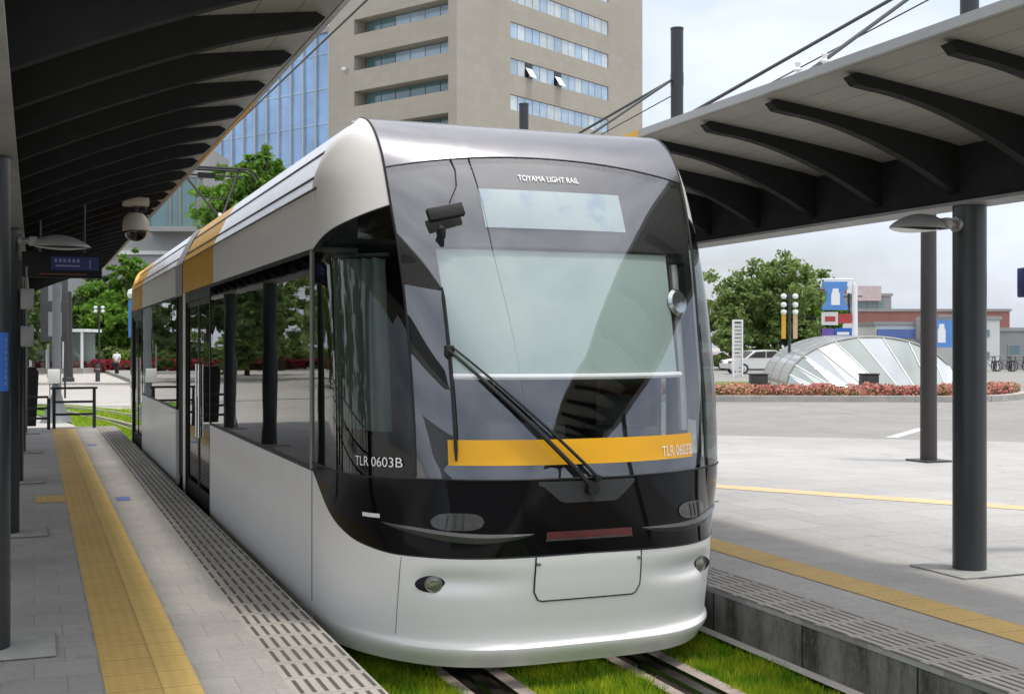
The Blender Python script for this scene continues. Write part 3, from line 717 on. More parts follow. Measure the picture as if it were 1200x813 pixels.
mb.tube([(-.6, yb+.35, 4.93), (.6, yb+.35, 4.93)], .018, 6); mb.box(-.2, .1, yb+.3, yb+.4, 4.88, 4.97)
mb.build('collector_head', M['matblack'], pan)
# ------------------------------------------------------------------ platform canopies
def canopy(label, xp, dr, xtip, xedge, y_post, y_rib0, nrib, y0, y1, posts, rib_sp=.85, gold=(8.6, 11.6), back=.20, yb=None, droop=1.28, zroot=2.95):
    t = thing('platform_canopy', label, 'canopy', (xp, y_post, PZ), 0)
    X = lambda x: x-xp
    Y = lambda y: y-y_post
    Z = lambda z: z-PZ
    mb = MB(); yb = y0 if yb is None else yb; mb.box(-.09, .09, Y(yb), Y(y1), Z(2.925), Z(3.325)); mb.build('beam', M['canopysteel'], t, smooth=False)
    mb = MB(); mb.box(-.15, .15, Y(yb), Y(y1), Z(2.90), Z(2.923)); mb.build('beam_flange', M['flange'], t, smooth=False)
    # roof shell: thin curved slab from behind the beam to the free edge
    def zs(k): return 3.327+.235*(max(0, k)**.85)
    us = lin(0, 1, 14); L_ = abs(xedge-xp)-.09
    pr = [(xp-dr*back, 3.327+(.12 if back > 1 else 0))]+([(xp-dr*.1, 3.3275)] if back > 1 else [])+[(xp+dr*(.09+L_*k), zs(k)) for k in us]
    top = [(x, z+.05+.02*(1-i/len(pr))) for i, (x, z) in enumerate(pr)][::-1]
    mb = MB(); mb.prism([(X(x), Z(z)) for x, z in pr+top], 'y', Y(y0), Y(y1)); mb.build('roof_shell', M['soffit'], t, smooth=False)
    for a, b, m in ((y0, gold[0], 'lamp'), (gold[0], gold[1], 'gold'), (gold[1], y1, 'lamp')):
        mb = MB(); mb.box(*sorted((X(xedge)+dr*.002, X(xedge)+dr*.03)), Y(a)+.001, Y(b)-.001, Z(3.558), Z(3.615)); mb.build('edge_trim', M[m], t, smooth=False)
    # tapered ribs, cut to a blunt tip
    rb = None; xr = xp+dr*.09; Lr = abs(xtip-xr)
    def rib_mesh():
        mb = MB(); bot = []; topl = []
        for k in lin(0, 1, 16):
            x = xr+dr*Lr*k; kk = abs(x-xp)-.09; zt_ = zs(min(1, kk/L_))-.002
            zb = zroot+(3.465-zroot)*(1-(1-k)**droop)
            if k > .97: zb = 3.475
            bot.append((X(x), Z(zb))); topl.append((X(x), Z(zt_)))
        x = xtip+dr*.05; bot.append((X(x), Z(zs(min(1, (abs(x-xp)-.09)/L_))-.03)))
        mb.prism(bot+topl[::-1], 'y', -.04, .04); return mb
    for i in range(nrib):
        if rb is None: rb = o = rib_mesh().build('rib', M['canopysteel'], t, smooth=False)
        else: o = rb.copy(); COL.objects.link(o); o.parent = t
        o.location = (0, Y(y_rib0+rib_sp*i), 0)
    po = ms = None
    for i, yp in enumerate(posts):
        if po is None:
            mb = MB(); mb.tube([(0, 0, .004), (0, 0, Z(2.9))], .1165, 28); po = o = mb.build('post', M['pole'], t)
            mb = MB(); mb.box(-.30, .34, -.28, .28, .004, .016, 0, .005); bp = mb.build('base_plate', M['stone'], o)
            mb = MB(); mb.tube([(0, 0, Z(3.40)), (0, 0, Z(5.19))], .066, 18); mb.tube([(0, 0, Z(5.19)), (0, 0, Z(5.21))], .07, 18); ms = mb.build('mast', M['pole'], o)
            mb = MB()
            for dy, r_ in ((1.07, .014), (-.42, .014)): mb.tube([(dr*.07, 0, Z(4.66)), (X(xedge)-dr*.06, dy, Z(3.63))], r_, 6)
            mb.tube([(dr*.06, .02, Z(4.5)), (X(xedge)+dr*-.4, 2.1, Z(3.62))], .006, 5)
            mb.box(-.05, .05, -.05, .05, Z(4.60), Z(4.74)); mb.build('stay_rod', M['pole'], o)
        else:
            o = copy_tree(po, t)
        o.location = (0, Y(yp), 0)
    return t
posts = [2.63, 6.88, 11.13, 15.38, 19.63, 23.88]
canopy('dark left platform canopy, its underside of close black ribs above the yellow line', -.233, 1, 1.295, 1.385, 6.88, 6.80-.835*2, 27, 4.5, 27.0, [p+.1 for p in posts[1:]], .835, (8.35, 11.3), 2.3, 3.0)  # unseen roof behind the beam added wide to keep sky light off the underside
canopy('right platform canopy with pale ribbed soffit and dark curved ribs beyond the tram', 6.24, -1, 4.62, 4.50, 6.88, 6.92-.85*15, 38, -6.4, 26.5, [-5.87, -1.62]+posts, droop=1.75, zroot=2.98)
# white insulators on the far canopy edge
for i, (x, y) in enumerate(((4.60, 6.62), (4.62, 6.36))):
    mb = MB(); mb.lathe([(.012, 0), (.03, .01), (.012, .03), (.03, .045), (.012, .06), (.02, .09), (.001, .10)], (0, 0, 0), 10)
    o = mb.build('insulator', M['white'], loc=(x, y, 3.64)); tag(o, ['white insulator beside the stay rod on the right canopy edge', 'second white insulator on the right canopy edge, nearer the frame edge'][i], 'insulator', 'insulators on the canopy edge')
# lamps on posts
def lamp(label, x, y, z, dr):
    t = thing('platform_lamp', label, 'lamp', (x, y, z), 0 if dr > 0 else PI, 'lamps on the canopy posts')
    mb = MB(); mb.tube([(.10, 0, .03), (.26, 0, .03)], .028, 12); mb.tube([(.10, 0, .03), (.135, 0, .03)], .055, 14); mb.box(.19, .26, -.05, .05, -.01, .07, 0, .012); mb.build('bracket', M['lamp'], t)
    mb = MB(); us = lin(0, 1, 20)
    def g(k, q):
        w_ = .125*math.sin(PI*min(1, .10+.90*k))**.6; h = .105*math.sin(PI*min(1, .16+.84*k))**.8*(1 if k < .99 else .2)
        return (.24+.46*k, w_*math.cos(q), -.012+h*math.sin(q))
    mb.grid(g, us, lin(0, PI, 13)); mb.build('shade', M['lamp'], t)
    mb = MB(); mb.add([(.24+.46*k, s*.12*math.sin(PI*min(1, .10+.90*k))**.6, -.014-.018*math.sin(PI*k)) for k in us for s in (1, -1)], [(2*i, 2*i+1, 2*i+3, 2*i+2) for i in range(19)]); mb.build('diffuser', M['diffuser'], t)
lamp('grey leaf shaped lamp on the big dark post at the right', 6.24, 6.88, 2.735, -1)
lamp('grey leaf shaped lamp hanging out under the left canopy above the information board', -.233, 11.23, 2.77, 1)
# dome camera
t = thing('security_camera', 'cream dome security camera hanging from the left canopy', 'camera', (.97, 13.0, 3.42))
mb = MB(); mb.box(-.13, .13, -.06, .06, -.09, .0, 0, .012); mb.build('mount', M['cream'], t)
mb = MB(); mb.tube([(0, 0, -.05), (0, 0, -.17)], .03, 10); mb.tube([(.04, 0, -.08), (.09, 0, -.10), (.10, 0, -.13), (.05, 0, -.15)], .018, 8); mb.build('stem', M['dark'], t)
mb = MB(); mb.lathe([(.02, -.155), (.075, -.165), (.115, -.21), (.13, -.27), (.13, -.34), (.118, -.345)], (0, 0, 0), 28); mb.build('housing', M['cream'], t)
mb = MB(); mb.lathe([(.114, -.346)]+[(.114*math.cos(q), -.346-.105*math.sin(q)) for q in lin(.1, PI/2-.02, 8)], (0, 0, 0), 28); mb.build('dome', M['smoke'], t)
# information board
t = thing('information_board', 'dark information board with a faint number 1 hanging under the left canopy', 'sign', (.25, 12.4, 2.79))
mb = MB(); mb.box(-.36, .36, -.06, .06, -.24, 0, 0, .01); mb.build('casing', M['matblack'], t)
mb = MB(); mb.box(-.10, .33, -.068, -.061, -.17, -.04); pn = mb.build('panel', M['navy'], t, smooth=False)
def flat_text(st, size, x, y, z, mat, name, par, width=None):
    vs, fs = text_mesh(st, size); mx_ = max(v[0] for v in vs); k = width/mx_ if width else 1
    mb = MB(); mb.add([(x+a*k, y, z+b) for a, b, _ in vs], fs); return mb.build(name, M[mat], par, smooth=False)
M['faint'] = pmat('faint_letters', (.22,.25,.42), .5); M['amberdot'] = pmat('dim_amber', (.25,.07,.02), .5)
flat_text('1', .12, .22, -.071, -.152, 'faint', 'number', pn)
mb = MB()
for i in range(6): mb.box(-.07+i*.04, -.045+i*.04, -.0715, -.069, -.095, -.062)
mb.box(-.06, .16, -.0715, -.069, -.135, -.12); mb.build('lettering', M['faint'], pn, smooth=False)
mb = MB(); mb.box(-.20, .22, -.064, -.061, -.212, -.203); mb.build('ticker', M['amberdot'], t, smooth=False)
for x, h in ((-.2, .5), (.2, .55)):
    mb = MB(); mb.tube([(x, 0, -.005), (x, 0, h)], .015, 8); mb.build('hanger', M['pole'], t)
# dark hanging panel further along
t = thing('hanging_panel', 'dark framed panel on two legs across the street below the information board', 'sign', site(-17.0, 45, -.05), -YAW)
mb = MB(); mb.box(-.50, .50, -.05, .05, 2.1, 4.5, 0, .02); mb.build('board', M['dark'], t)
mb = MB(); mb.box(-.2, .3, -.058, -.052, 3.6, 4.2); mb.box(-.2, .3, -.058, -.052, 2.3, 3.2); mb.build('poster', M['mid'], t, smooth=False)
mb = MB(); mb.tube([(-.16, 0, 0), (-.16, 0, 1.36)], .02, 8); mb.tube([(.4, 0, 0), (.4, 0, 2.11)], .04, 8); mb.build('leg', M['pole'], t)
# blue sign on the near left post
t = thing('post_sign', 'narrow blue sign strapped to the nearest left post', 'sign', (-.233, 6.98, 1.66))
mb = MB()
mb.grid(lambda q, z: (.124*math.sin(q), -.124*math.cos(q), z), lin(-.6, 1.05, 12), [0, .31]); pl = mb.build('plate', M['blue'], t)
mb = MB()
for i in range(8):
    for q in (.78, .86): mb.grid(lambda a, z: (.1255*math.sin(a), -.1255*math.cos(a), z), [q, q+.05], [.03+i*.033, .03+i*.033+.02])
mb.build('lettering', M['faint'], pl, smooth=False)
# small ticket reader on the second left post
for k, (yy, zz, lab) in enumerate(((11.23, 2.30, 'small pale box clamped high on the second left post'), (11.23, 1.98, 'lower pale box with a cable on the second left post'))):
    t = thing('junction_box', lab, 'box', (-.06, yy, zz), 0, 'boxes on the second left post')
    mb = MB(); mb.box(-.05, .06, -.06, .06, -.09, .09, 0, .012); mb.build('housing', M['lamp'], t)
    mb = MB(); mb.tube([(0, -.03, .09), (0, -.03, .28)], .008, 6); mb.build('conduit', M['flange'], t)
# right-hand projecting display
t = thing('departure_display', 'dark departure display box jutting in at the right edge', 'sign', (7.655, 7.13, PZ))
mb = MB(); mb.box(-.56, .56, -.09, .09, 1.985, 2.215, 0, .012); mb.build('casing', M['navy'], t)
mb = MB(); mb.box(-.50, .52, -.097, -.091, 2.01, 2.19); mb.build('screen', pmat('brown_screen', (.05,.022,.018), .3), t, smooth=False)
mb = MB(); mb.tube([(.4, .0, 0), (.4, 0, 1.99)], .05, 12); mb.build('post', M['pole'], t)
t.rotation_euler.z = -.25
# overhead contact wire and pole with blue marks
mb = MB(); mb.tube([(2.99, -14, 5.10), (2.96, 5, 5.06), (2.62, 22, 5.09), (2.3, 40, 5.1)], .011, 6)
tag(mb.build('contact_wire', M['black']), 'thin dark overhead contact wire running above the tram to the pantograph', 'wire')
# platform-end railing and gate
def railing(label, x0, x1, y, h, gate=False):
    t = thing('railing', label, 'railing', ((x0+x1)/2, y, PZ), 0, 'railings at the platform end'); w_ = (x1-x0)/2
    for s in (-1, 1):
        mb = MB(); mb.box(s*w_-.03, s*w_+.03, -.03, .03, 0, h); mb.build('post', M['pole'], t, smooth=False)
    for i, z in enumerate((h, h*.68, h*.36)):
        mb = MB(); mb.box(-w_-(.06 if i == 0 and not gate else .0), w_+(.06 if i == 0 and not gate else 0), -.025, .025, z-.025 if i else z+.001, z+.02 if i else z+.045); mb.build('bar', M['pole'], t, smooth=False)
railing('dark three bar railing across the platform end in front of the grey pole', .36, 1.10, 25.2, .76)
railing('low dark gate railing left of the pole in front of the black cabinet', -.45, .26, 25.0, .60, True)
def black_cabinet(label, x, y, h):
    t = thing('covered_cabinet', label, 'cabinet', (x, y, PZ), 0, 'black covered cabinets by the platform')
    mb = MB(); mb.lathe([(.22, 0), (.27, h*.6), (.29, h-.05), (.27, h)], (0, 0, 0), 4); o = mb.build('cover', M['black'], t, smooth=False); o.rotation_euler.z = PI/4
    mb = MB(); mb.lathe([(.25, 0), (.22, .06), (.1, .07)], (0, 0, h), 4); o = mb.build('lid', M['matblack'], t, smooth=False); o.rotation_euler.z = PI/4
black_cabinet('black covered cabinet standing behind the gate railing', -.12, 26.2, 1.12)
for i, yy in enumerate((14.2, 15.6)):
    black_cabinet(['black covered cabinet reflected in the rear of the tram side window', 'black covered cabinet reflected in the front of the tram side window'][i], -2.9, yy, 1.35)
t = thing('railing', 'long dark railing at the back of the left platform reflected in the tram windows', 'railing', (-3.4, 14, PZ))
for i in range(15):
    mb = MB(); mb.box(-.03, .03, -7+i-.03, -7+i+.03, 0, 1.05); mb.build('post', M['pole'], t, smooth=False)
for z in (1.05, .72, .38):
    mb = MB(); mb.tube([(0, -7, z), (0, 7, z)], .022, 8); mb.build('bar', M['pole'], t)
# blue tiles set in the platform
for y, lab in ((13.2, 'blue direction tile on the platform beside the yellow line, nearest'), (20.6, 'faint blue direction tile further along the platform')):
    mb = MB(); mb.box(.80, .94, y, y+.32, PZ-.01, PZ+.004); o = mb.build('floor_sign', pmat('worn_blue_tile', (.10,.14,.34), .6, 0, .4, .3, 20), smooth=False)
    tag(o, lab, 'floor sign', 'blue floor signs')

# ------------------------------------------------------------------ vegetation
def leaf_quads(cent, size, up=.3, jit=.35):
    n = len(cent); c = np.asarray(cent); s = size*RNG.uniform(.6, 1.3, n)[:, None]
    d1 = RNG.normal(size=(n, 3)); d1 /= np.linalg.norm(d1, axis=1)[:, None]
    d2 = RNG.normal(size=(n, 3)); d2 -= d1*(d1*d2).sum(1)[:, None]; d2 /= np.linalg.norm(d2, axis=1)[:, None]
    v = np.stack([c-d1*s, c-d2*s*.6, c+d1*s, c+d2*s*.6], 1); return v.reshape(-1, 3)
def leaf_obj(name, cents, size, mat, parent=None, loc=None):
    v = leaf_quads(cents, size); me = bpy.data.meshes.new(name)
    me.from_pydata(v.tolist(), [], np.arange(len(v)).reshape(-1, 4).tolist()); me.materials.append(mat)
    o = bpy.data.objects.new(name, me); COL.objects.link(o)
    if parent: o.parent = parent
    if loc: o.location = loc
    return o
def crown_pts(lobes, n, fill=.35):
    out = []; wts = np.array([r**2 for *_, r in lobes]); wts = wts/wts.sum()
    for (x, y, z, r), w_ in zip(lobes, wts):
        k = int(n*w_); ncl = max(6, int(k/45))
        d = RNG.normal(size=(ncl, 3)); d /= np.linalg.norm(d, axis=1)[:, None]
        rad = r*(1-fill*RNG.uniform(0, 1, ncl)**1.5)*RNG.uniform(.75, 1.25, ncl)
        cc = np.array([x, y, z])+d*rad[:, None]*np.array([1, 1, .85])
        p = cc[RNG.integers(0, ncl, k)]+RNG.normal(size=(k, 3))*r*.12*np.array([1, 1, .6]); out.append(p)
    return np.concatenate(out)
def tree(label, loc, h, rx, mat, n=7000, leaf=.16, base=.28, cat='tree', group=None, name='broadleaf_tree', nl=12, seed=1, colm=False):
    rnd = random.Random(seed); t = thing(name, label, cat, loc, 0, group); lob = []
    for i in range(nl):
        k = i/(nl-1); z = h*(base+(1-base)*(.12+.78*k)); 
        w_ = rx*(math.sin(PI*min(1, .18+.78*k))**.7)*(.8 if colm else 1)
        a = rnd.uniform(0, 2*PI); q = w_*rnd.uniform(.25, .72); r = max(.22*rx, w_*rnd.uniform(.42, .62))
        if z+r > h: z = h-r*.85
        lob.append((q*math.cos(a), q*math.sin(a), z, r))
    mb = MB(); lean = rnd.uniform(-.1, .1)
    mb.tube([(0, 0, -.05), (lean*.3, 0, h*.15), (lean, .1, h*.4), (lean*.5, 0, h*.75)], [h*.028, h*.022, h*.016, h*.005], 8)
    for x, y, z, r in lob[::2]:
        z0 = max(h*.2, z-h*.22); mb.tube([(lean*.6, .03, z0), (x*.5, y*.5, (z0+z)/2+.1), (x, y, z)], [h*.010, h*.007, h*.003], 5)
    mb.build('trunk', M['bark'], t)
    leaf_obj('crown', crown_pts(lob, n), leaf, M[mat], t); return t
def gz(p, z): return (p.x, p.y, z)
# beyond the plaza on the right
tree('broad green tree, largest of the three right of the tram', gz(site(18.4, 85), .24), 8.0, 4.3, 'leaf_mid', 17000, .17, .18, seed=3, nl=16, group='trees right of the tram')
tree('bushy tree close against the right side of the tram', gz(site(15.1, 83), .24), 6.4, 2.9, 'leaf_mid', 12000, .15, .04, seed=5, nl=12, group='trees right of the tram')
tree('lower spreading tree sloping towards the blue shop sign', gz(site(21.9, 87), .24), 5.7, 3.1, 'leaf_bright', 15000, .17, .06, seed=9, nl=10, group='trees right of the tram')
# left
tree('bright green tree left of the tram below the dome camera', gz(site(-28.2, 89), 0), 8.8, 3.9, 'leaf_bright', 22000, .19, .12, seed=12, nl=14, group='trees left of the tram')
tree('dark tree behind the glass shelter', gz(site(-30.5, 92), 0), 8.0, 4.2, 'leaf_dark', 18000, .2, .05, seed=14, nl=14, group='trees left of the tram')
tree('shady green tree behind the shelter at the far left', gz(site(-36.5, 90), 0), 7.5, 4.0, 'leaf_mid', 16000, .2, .05, seed=17, nl=13, group='trees left of the tram')
tree('green tree between the shelter and the bright tree', gz(site(-27.3, 98), 0), 8.8, 3.6, 'leaf_mid', 16000, .2, .05, seed=18, nl=13, group='trees left of the tram')
tree('tall leafy tree showing above the tram roof beside the pantograph', gz(site(-13.0, 62), 0), 12.4, 3.4, 'leaf_bright', 20000, .17, .30, seed=21, nl=15)
# to the left of the platform, mirrored in the tram windows
for i, (x, y, h, r, lab) in enumerate(((-13, 12, 7, 3.2, 'leafy tree mirrored in the tram windows, nearest the camera'), (-15, 20, 8, 3.5, 'leafy tree mirrored in the middle of the tram side'), (-13.5, 29, 7.5, 3.4, 'leafy tree mirrored in the rear half of the tram'), (-16, 38, 8, 3.6, 'leafy tree left of the platform, mirrored at the tram tail'))):
    tree(lab, (x, y, 0), h, r, ['leaf_dark', 'leaf_mid'][i % 2], 5000, .26, .12, seed=31+i, nl=11, group='trees along the left platform')
for i, (x, y, h, r) in enumerate(((-2.5, 84, 8.5, 4), (-9, 76, 8, 3.8), (-17, 66, 8.5, 4), (-24, 58, 8, 3.8), (-5.5, 68, 9.5, 4.8), (-13.5, 56, 9.5, 4.8), (-20.5, 47, 9, 4.6), (-14, 92, 10, 5))):
    tree(['dark tree mirrored in the tram window beside the glass shelter', 'second dark tree left of the shelter, mirrored in the tram side', 'third dark tree left of the shelter, mirrored in the tram side', 'fourth dark tree across the street, mirrored in the tram side', 'big tree on the near side of the street, mirrored beside the articulation', 'big tree mirrored in the middle of the front tram window', 'leftmost big tree mirrored towards the cab of the tram', 'tall tree far behind the others, mirrored in the tram windows'][i], (x, y, 0), h, r, ['leaf_dark', 'leaf_mid'][i % 2], 5000, .26, .06, seed=51+i, nl=11, group='trees across the street mirrored in the tram')
def hedge(name, label, cat, poly_r, f0, f1, z0, h, mats, n, leaf, kind=None, core=True, fr=None):
    """leafy strip between depths f0 and f1 over the r range"""
    pts = []; 
    while len(pts) < n:
        r = random.uniform(*poly_r); k = random.random(); f = f0+(f1-f0)*k
        if fr: f += fr(r)
        e = (random.random()**.5); bump = .75+.25*noise.noise(Vector((r*1.3, f*1.3, 1)))+.18*noise.noise(Vector((r*4, f*4, 7)))
        z = z0+h*bump*(e if k > .25 else random.random()); p = site(r, f, z); pts.append(p[:])
    pts = np.array(pts); b = []; me = bpy.data.meshes.new(name); v = leaf_quads(pts, leaf)
    me.from_pydata(v.tolist(), [], np.arange(len(v)).reshape(-1, 4).tolist())
    for m in mats: me.materials.append(M[m])
    idx = []
    for p in pts:
        q = noise.noise(Vector((p[0]*.45, p[1]*.45, 4)))+random.uniform(-.35, .35); low = (p[2]-z0)/h
        idx.append(len(mats)-1 if random.random() > .35+low*.55 else (0 if q < .12 else min(1, len(mats)-2)))
    me.polygons.foreach_set('material_index', idx); o = bpy.data.objects.new(name, me); COL.objects.link(o); return tag(o, label, cat, kind=kind)
isl = lambda r: 36-.35*(r-6)*.12+(max(0, r-13)**2)*.28 if r > 6 else 36
hedge('azalea_bed', 'low strip of pink and orange azalea flowers in front of the glass dome', 'flower bed', (2.5, 16.6), .35, 2.4, .28, .50, ['orange', 'pink', 'leaf_dark'], 26000, .05, 'stuff', fr=lambda r: isl(r))
hedge('azalea_hedge', 'crimson azalea hedge beyond the street at the left', 'hedge', (-60, -22), 82, 83.5, .06, 1.0, ['crimson', 'crimson', 'leaf_dark'], 12000, .17, 'stuff')
hedge('far_hedge', 'low reddish hedge line behind the white car', 'hedge', (8, 20), 96, 98, .24, 1.1, ['crimson', 'orange', 'leaf_dark'], 5000, .18)
hedge('clipped_hedge', 'rounded clipped green hedge above the crimson azaleas', 'hedge', (-70, -22), 85, 88, .06, 2.0, ['leaf_bright', 'leaf_mid', 'leaf_mid'], 16000, .24)
# island behind the kerb
rs = lin(2.0, 16.8, 40); front = [site(r, isl(r)) for r in rs]; back = [site(r, 54+.2*(r-8)) for r in rs[::-1]]
b = MB(); b.prism([(p.x, p.y) for p in front+back], 'z', .20, .30); tag(b.build('traffic_island', pmat('island_soil_grass', (.16,.17,.06), .95, 0, .1, .4, 1.5)), kind='structure')
b = MB()
for i in range(len(rs)-1):
    a0, a1 = front[i], front[i+1]; d = (a1-a0); nrm = Vector((-d.y, d.x, 0)).normalized(); a1 = a0+d*.985
    if nrm.y < 0: nrm = -nrm
    b.add([a0-nrm*.14+Vector((0,0,.2)), a1-nrm*.14+Vector((0,0,.2)), a1+nrm*.16+Vector((0,0,.2)), a0+nrm*.16+Vector((0,0,.2)),
           a0-nrm*.14+Vector((0,0,.42)), a1-nrm*.14+Vector((0,0,.42)), a1+nrm*.16+Vector((0,0,.42)), a0+nrm*.16+Vector((0,0,.42))],
          [(0,1,5,4), (1,2,6,5), (2,3,7,6), (3,0,4,7), (4,5,6,7)])
tag(b.build('island_kerb', M['kerb'], smooth=False), kind='structure')
# ------------------------------------------------------------------ glass dome on the island
def facing(o): o.rotation_euler.z = -YAW; return o          # local x across the square, local y deeper
t = facing(thing('glass_dome', 'low arched glass dome over the underpass behind the azalea bed', 'dome', site(13.3, 44, .28)))
def arch(q, f):            # q 0..1 along the arch, f 0 front .. 1 back
    w_ = 3.15+.1*f; cx = .1+.85*f; hgt = 1.95+.1*f
    a = PI*(1-q); return Vector((cx+w_*math.cos(a), 1.2+8*f+1.2*math.sin(a)*(f < .5)*0, hgt*math.sin(a)**.9 if 0 < q < 1 else 0))
mb = MB(); mb.grid(lambda q, f: arch(q, f), lin(0, 1, 33), lin(0, 1, 9)); mb.build('roof_shell', M['domeglass'], t)
mb = MB(); mb.tube([arch(q, 0) for q in lin(0, 1, 33)], .05, 6); mb.build('front_arch', M['lamp'], t)
for f in (.33, .66, 1):
    mb = MB(); mb.tube([arch(q, f)+Vector((0, 0, .01)) for q in lin(0, 1, 25)], .02, 5); mb.build('roof_rib', M['lamp'], t)
# leaning front glazing, split by slanted mullions
nq = 11
def foot(k): return Vector((-2.55+6.2*k, .05, 0))
def head(k):
    q = .02+.96*max(0, min(1, k-.10*math.sin(PI*k))); return arch(q, 0)+Vector((0, -.03, -.03))
for i in range(nq):
    k0, k1 = i/nq, (i+1)/nq; g = .06/nq
    mb = MB(); mb.add([foot(k0+g), foot(k1-g), head(k1-g), head(k0+g)], [(0, 1, 2, 3)])
    mb.build('glass_pane', M['white'] if i == 4 else (M['domeclear'] if i % 3 else M['domeglass']), t, smooth=False)  # one pane painted white for the sun reflected in the glass
for i in range(nq+1):
    mb = MB(); mb.tube([foot(i/nq), head(i/nq)], .03, 5); mb.build('mullion', M['white'], t)
for i, (r, f) in enumerate(((8.05, 39.6), (11.75, 39.9))):
    t = facing(thing('planter_box', ['dark box standing in the azaleas near the white car', 'dark box standing in the azaleas in front of the dome'][i], 'box', site(r, f, .28), 0, 'dark boxes in the azalea bed'))
    mb = MB(); mb.box(-.27, .27, -.25, .25, 0, .66, 0, .03); mb.build('body', M['brownpole'], t); mb = MB(); mb.box(-.29, .29, -.27, .27, .662, .71, 0, .01); mb.build('lid', M['dark'], t)
# white car
def car(label, loc, rz):
    t = thing('parked_car', label, 'car', loc, rz)
    pr = [(-2.05, .32), (-2.1, .62), (-1.95, .80), (-1.15, .92), (-.55, 1.36), (.75, 1.40), (1.45, .98), (2.0, .90), (2.08, .6), (2.05, .32)]
    mb = MB()
    for w_, pts_ in ((.84, pr),): mb.prism(pts_, 'y', -w_, w_)
    bd = mb.build('body', M['whitewall'], t, smooth=False)
    for s in (-1, 1):
        mb = MB(); mb.prism([(-1.0, .95), (-.52, 1.29), (.1, 1.32), (.1, .95)], 'y', s*.843, s*.852); mb.prism([(.16, .95), (.16, 1.32), (.72, 1.33), (1.25, .99)], 'y', s*.843, s*.852); mb.build('side_window', M['smoke'], t, smooth=False)
        for x in (-1.3, 1.3):
            mb = MB(); mb.lathe([(.1, -.1), (.30, -.1), (.31, 0), (.30, .1), (.1, .1)], (0, 0, 0), 18); w = mb.build('wheel', M['black'], t); w.location = (x, s*.78, .31); w.rotation_euler.x = PI/2
            mb = MB(); mb.lathe([(.02, -.11), (.19, -.105), (.19, .105), (.02, .11)], (0, 0, 0), 12); mb.build('rim', M['chrome'], w)
        mb = MB(); mb.box(-2.11, -2.0, s*.62-.16, s*.62+.16, .64, .76); mb.build('headlight', M['lens'], t, smooth=False)
    mb = MB(); mb.add([(-1.17, -.72, .935), (-1.17, .72, .935), (-.58, .66, 1.352), (-.58, -.66, 1.352)], [(0, 1, 2, 3)]); mb.build('windscreen', M['smoke'], t, smooth=False)
car('white car parked beyond the island left of the glass dome', site(14.6, 72, .24), -YAW+.25)
# white totem, street lamps, poles on the square
t = facing(thing('white_totem', 'slim white louvred totem standing in front of the dark tree', 'totem', site(12.1, 65, .24)))
mb = MB(); mb.box(-.27, -.2, -.15, .15, 0, 3.05); mb.box(.2, .27, -.15, .15, 0, 3.05); mb.box(-.198, .198, -.15, .15, 2.95, 3.05); mb.build('frame', M['white'], t, smooth=False)
for i in range(14):
    mb = MB(); mb.box(-.198, .198, -.10, .10, .1+i*.2, .25+i*.2); mb.build('louvre', M['whitewall'], t, smooth=False)
def street_lamp(label, loc, h, banners, globes):
    t = facing(thing('street_lamp', label, 'street lamp', loc)); mb = MB(); mb.tube([(0, 0, 0), (0, 0, h)], [.07, .05], 10); mb.build('pole', M['pole'], t)
    for s in (-1, 1):
        for z in globes:
            mb = MB(); mb.lathe([(.02, -.11), (.10, -.08), (.13, 0), (.10, .08), (.02, .11)], (s*.24, 0, z), 12); mb.build('globe', M['diffuser'], t)
            mb = MB(); mb.tube([(s*.03, 0, z), (s*.15, 0, z)], .02, 6); mb.build('arm', M['pole'], t)
        if banners:
            mb = MB(); mb.box(s*.24-.09, s*.24+.09, -.01, .01, h-1.9, h-.85); mb.build('banner', M['gold'] if s < 0 else pmat('cream_banner', (.55,.38,.22), .7), t, smooth=False)
street_lamp('dark street lamp with stacked white globes and orange banners before the big tree', site(11.45, 50, .24), 4.15-.3, True, (3.7, 3.35, 3.05))
street_lamp('dark street lamp with a row of white globes left of the tram', site(-27.6, 81, .0), 4.6, False, (4.2, 4.45))
mb = MB(); mb.tube([(0, 0, 0), (0, 0, 3.5), (0, 0, 4.0)], [.115, .105, .10], 16)
t = thing('slim_post', 'slim brownish post standing on the plaza beside the big canopy post', 'post', gz(site(5.81, 16.9), PZ)); mb.build('shaft', M['brownpole'], t)
mb = MB(); mb.box(-.22, .22, -.22, .22, 0, .025, 0, .006); mb.build('base_plate', M['brownpole'], t)
mb = MB(); mb.lathe([(.10, 0), (.16, .03), (.16, .12), (.03, .18)], (0, 0, 3.98), 14); mb.build('cap', M['brownpole'], t)
# convenience-store pole sign
t = facing(thing('pole_sign', 'tall white pole with a blue flared shop sign marked by a white milk can', 'sign', site(19.8, 70, .24)))
mb = MB(); mb.tube([(0, 0, 0), (0, 0, 5.2)], [.19, .15], 12); mb.tube([(0, 0, 5.15), (-.1, 0, 5.5), (-1.9, 0, 5.5)], .05, 6); mb.build('pole', M['white'], t)
mb = MB(); pts = [(-1.85, 5.35), (-.45, 5.35), (-.50, 5.0), (-.68, 4.7), (-.68, 4.25), (-.42, 3.85), (-.42, 3.72), (-1.88, 3.72), (-1.88, 3.85), (-1.62, 4.25), (-1.62, 4.7), (-1.80, 5.0)]
mb.prism(pts, 'y', -.15, .15); pn = mb.build('sign_panel', pmat('sky_blue_sign', (.10,.27,.62), .4), t, smooth=False)
mb = MB(); mb.prism([(-1.32, 4.95), (-.98, 4.95), (-.98, 4.80), (-.90, 4.62), (-.90, 4.0), (-1.40, 4.0), (-1.40, 4.62), (-1.32, 4.80)], 'y', -.165, -.152); mb.build('milk_can', M['white'], pn, smooth=False)
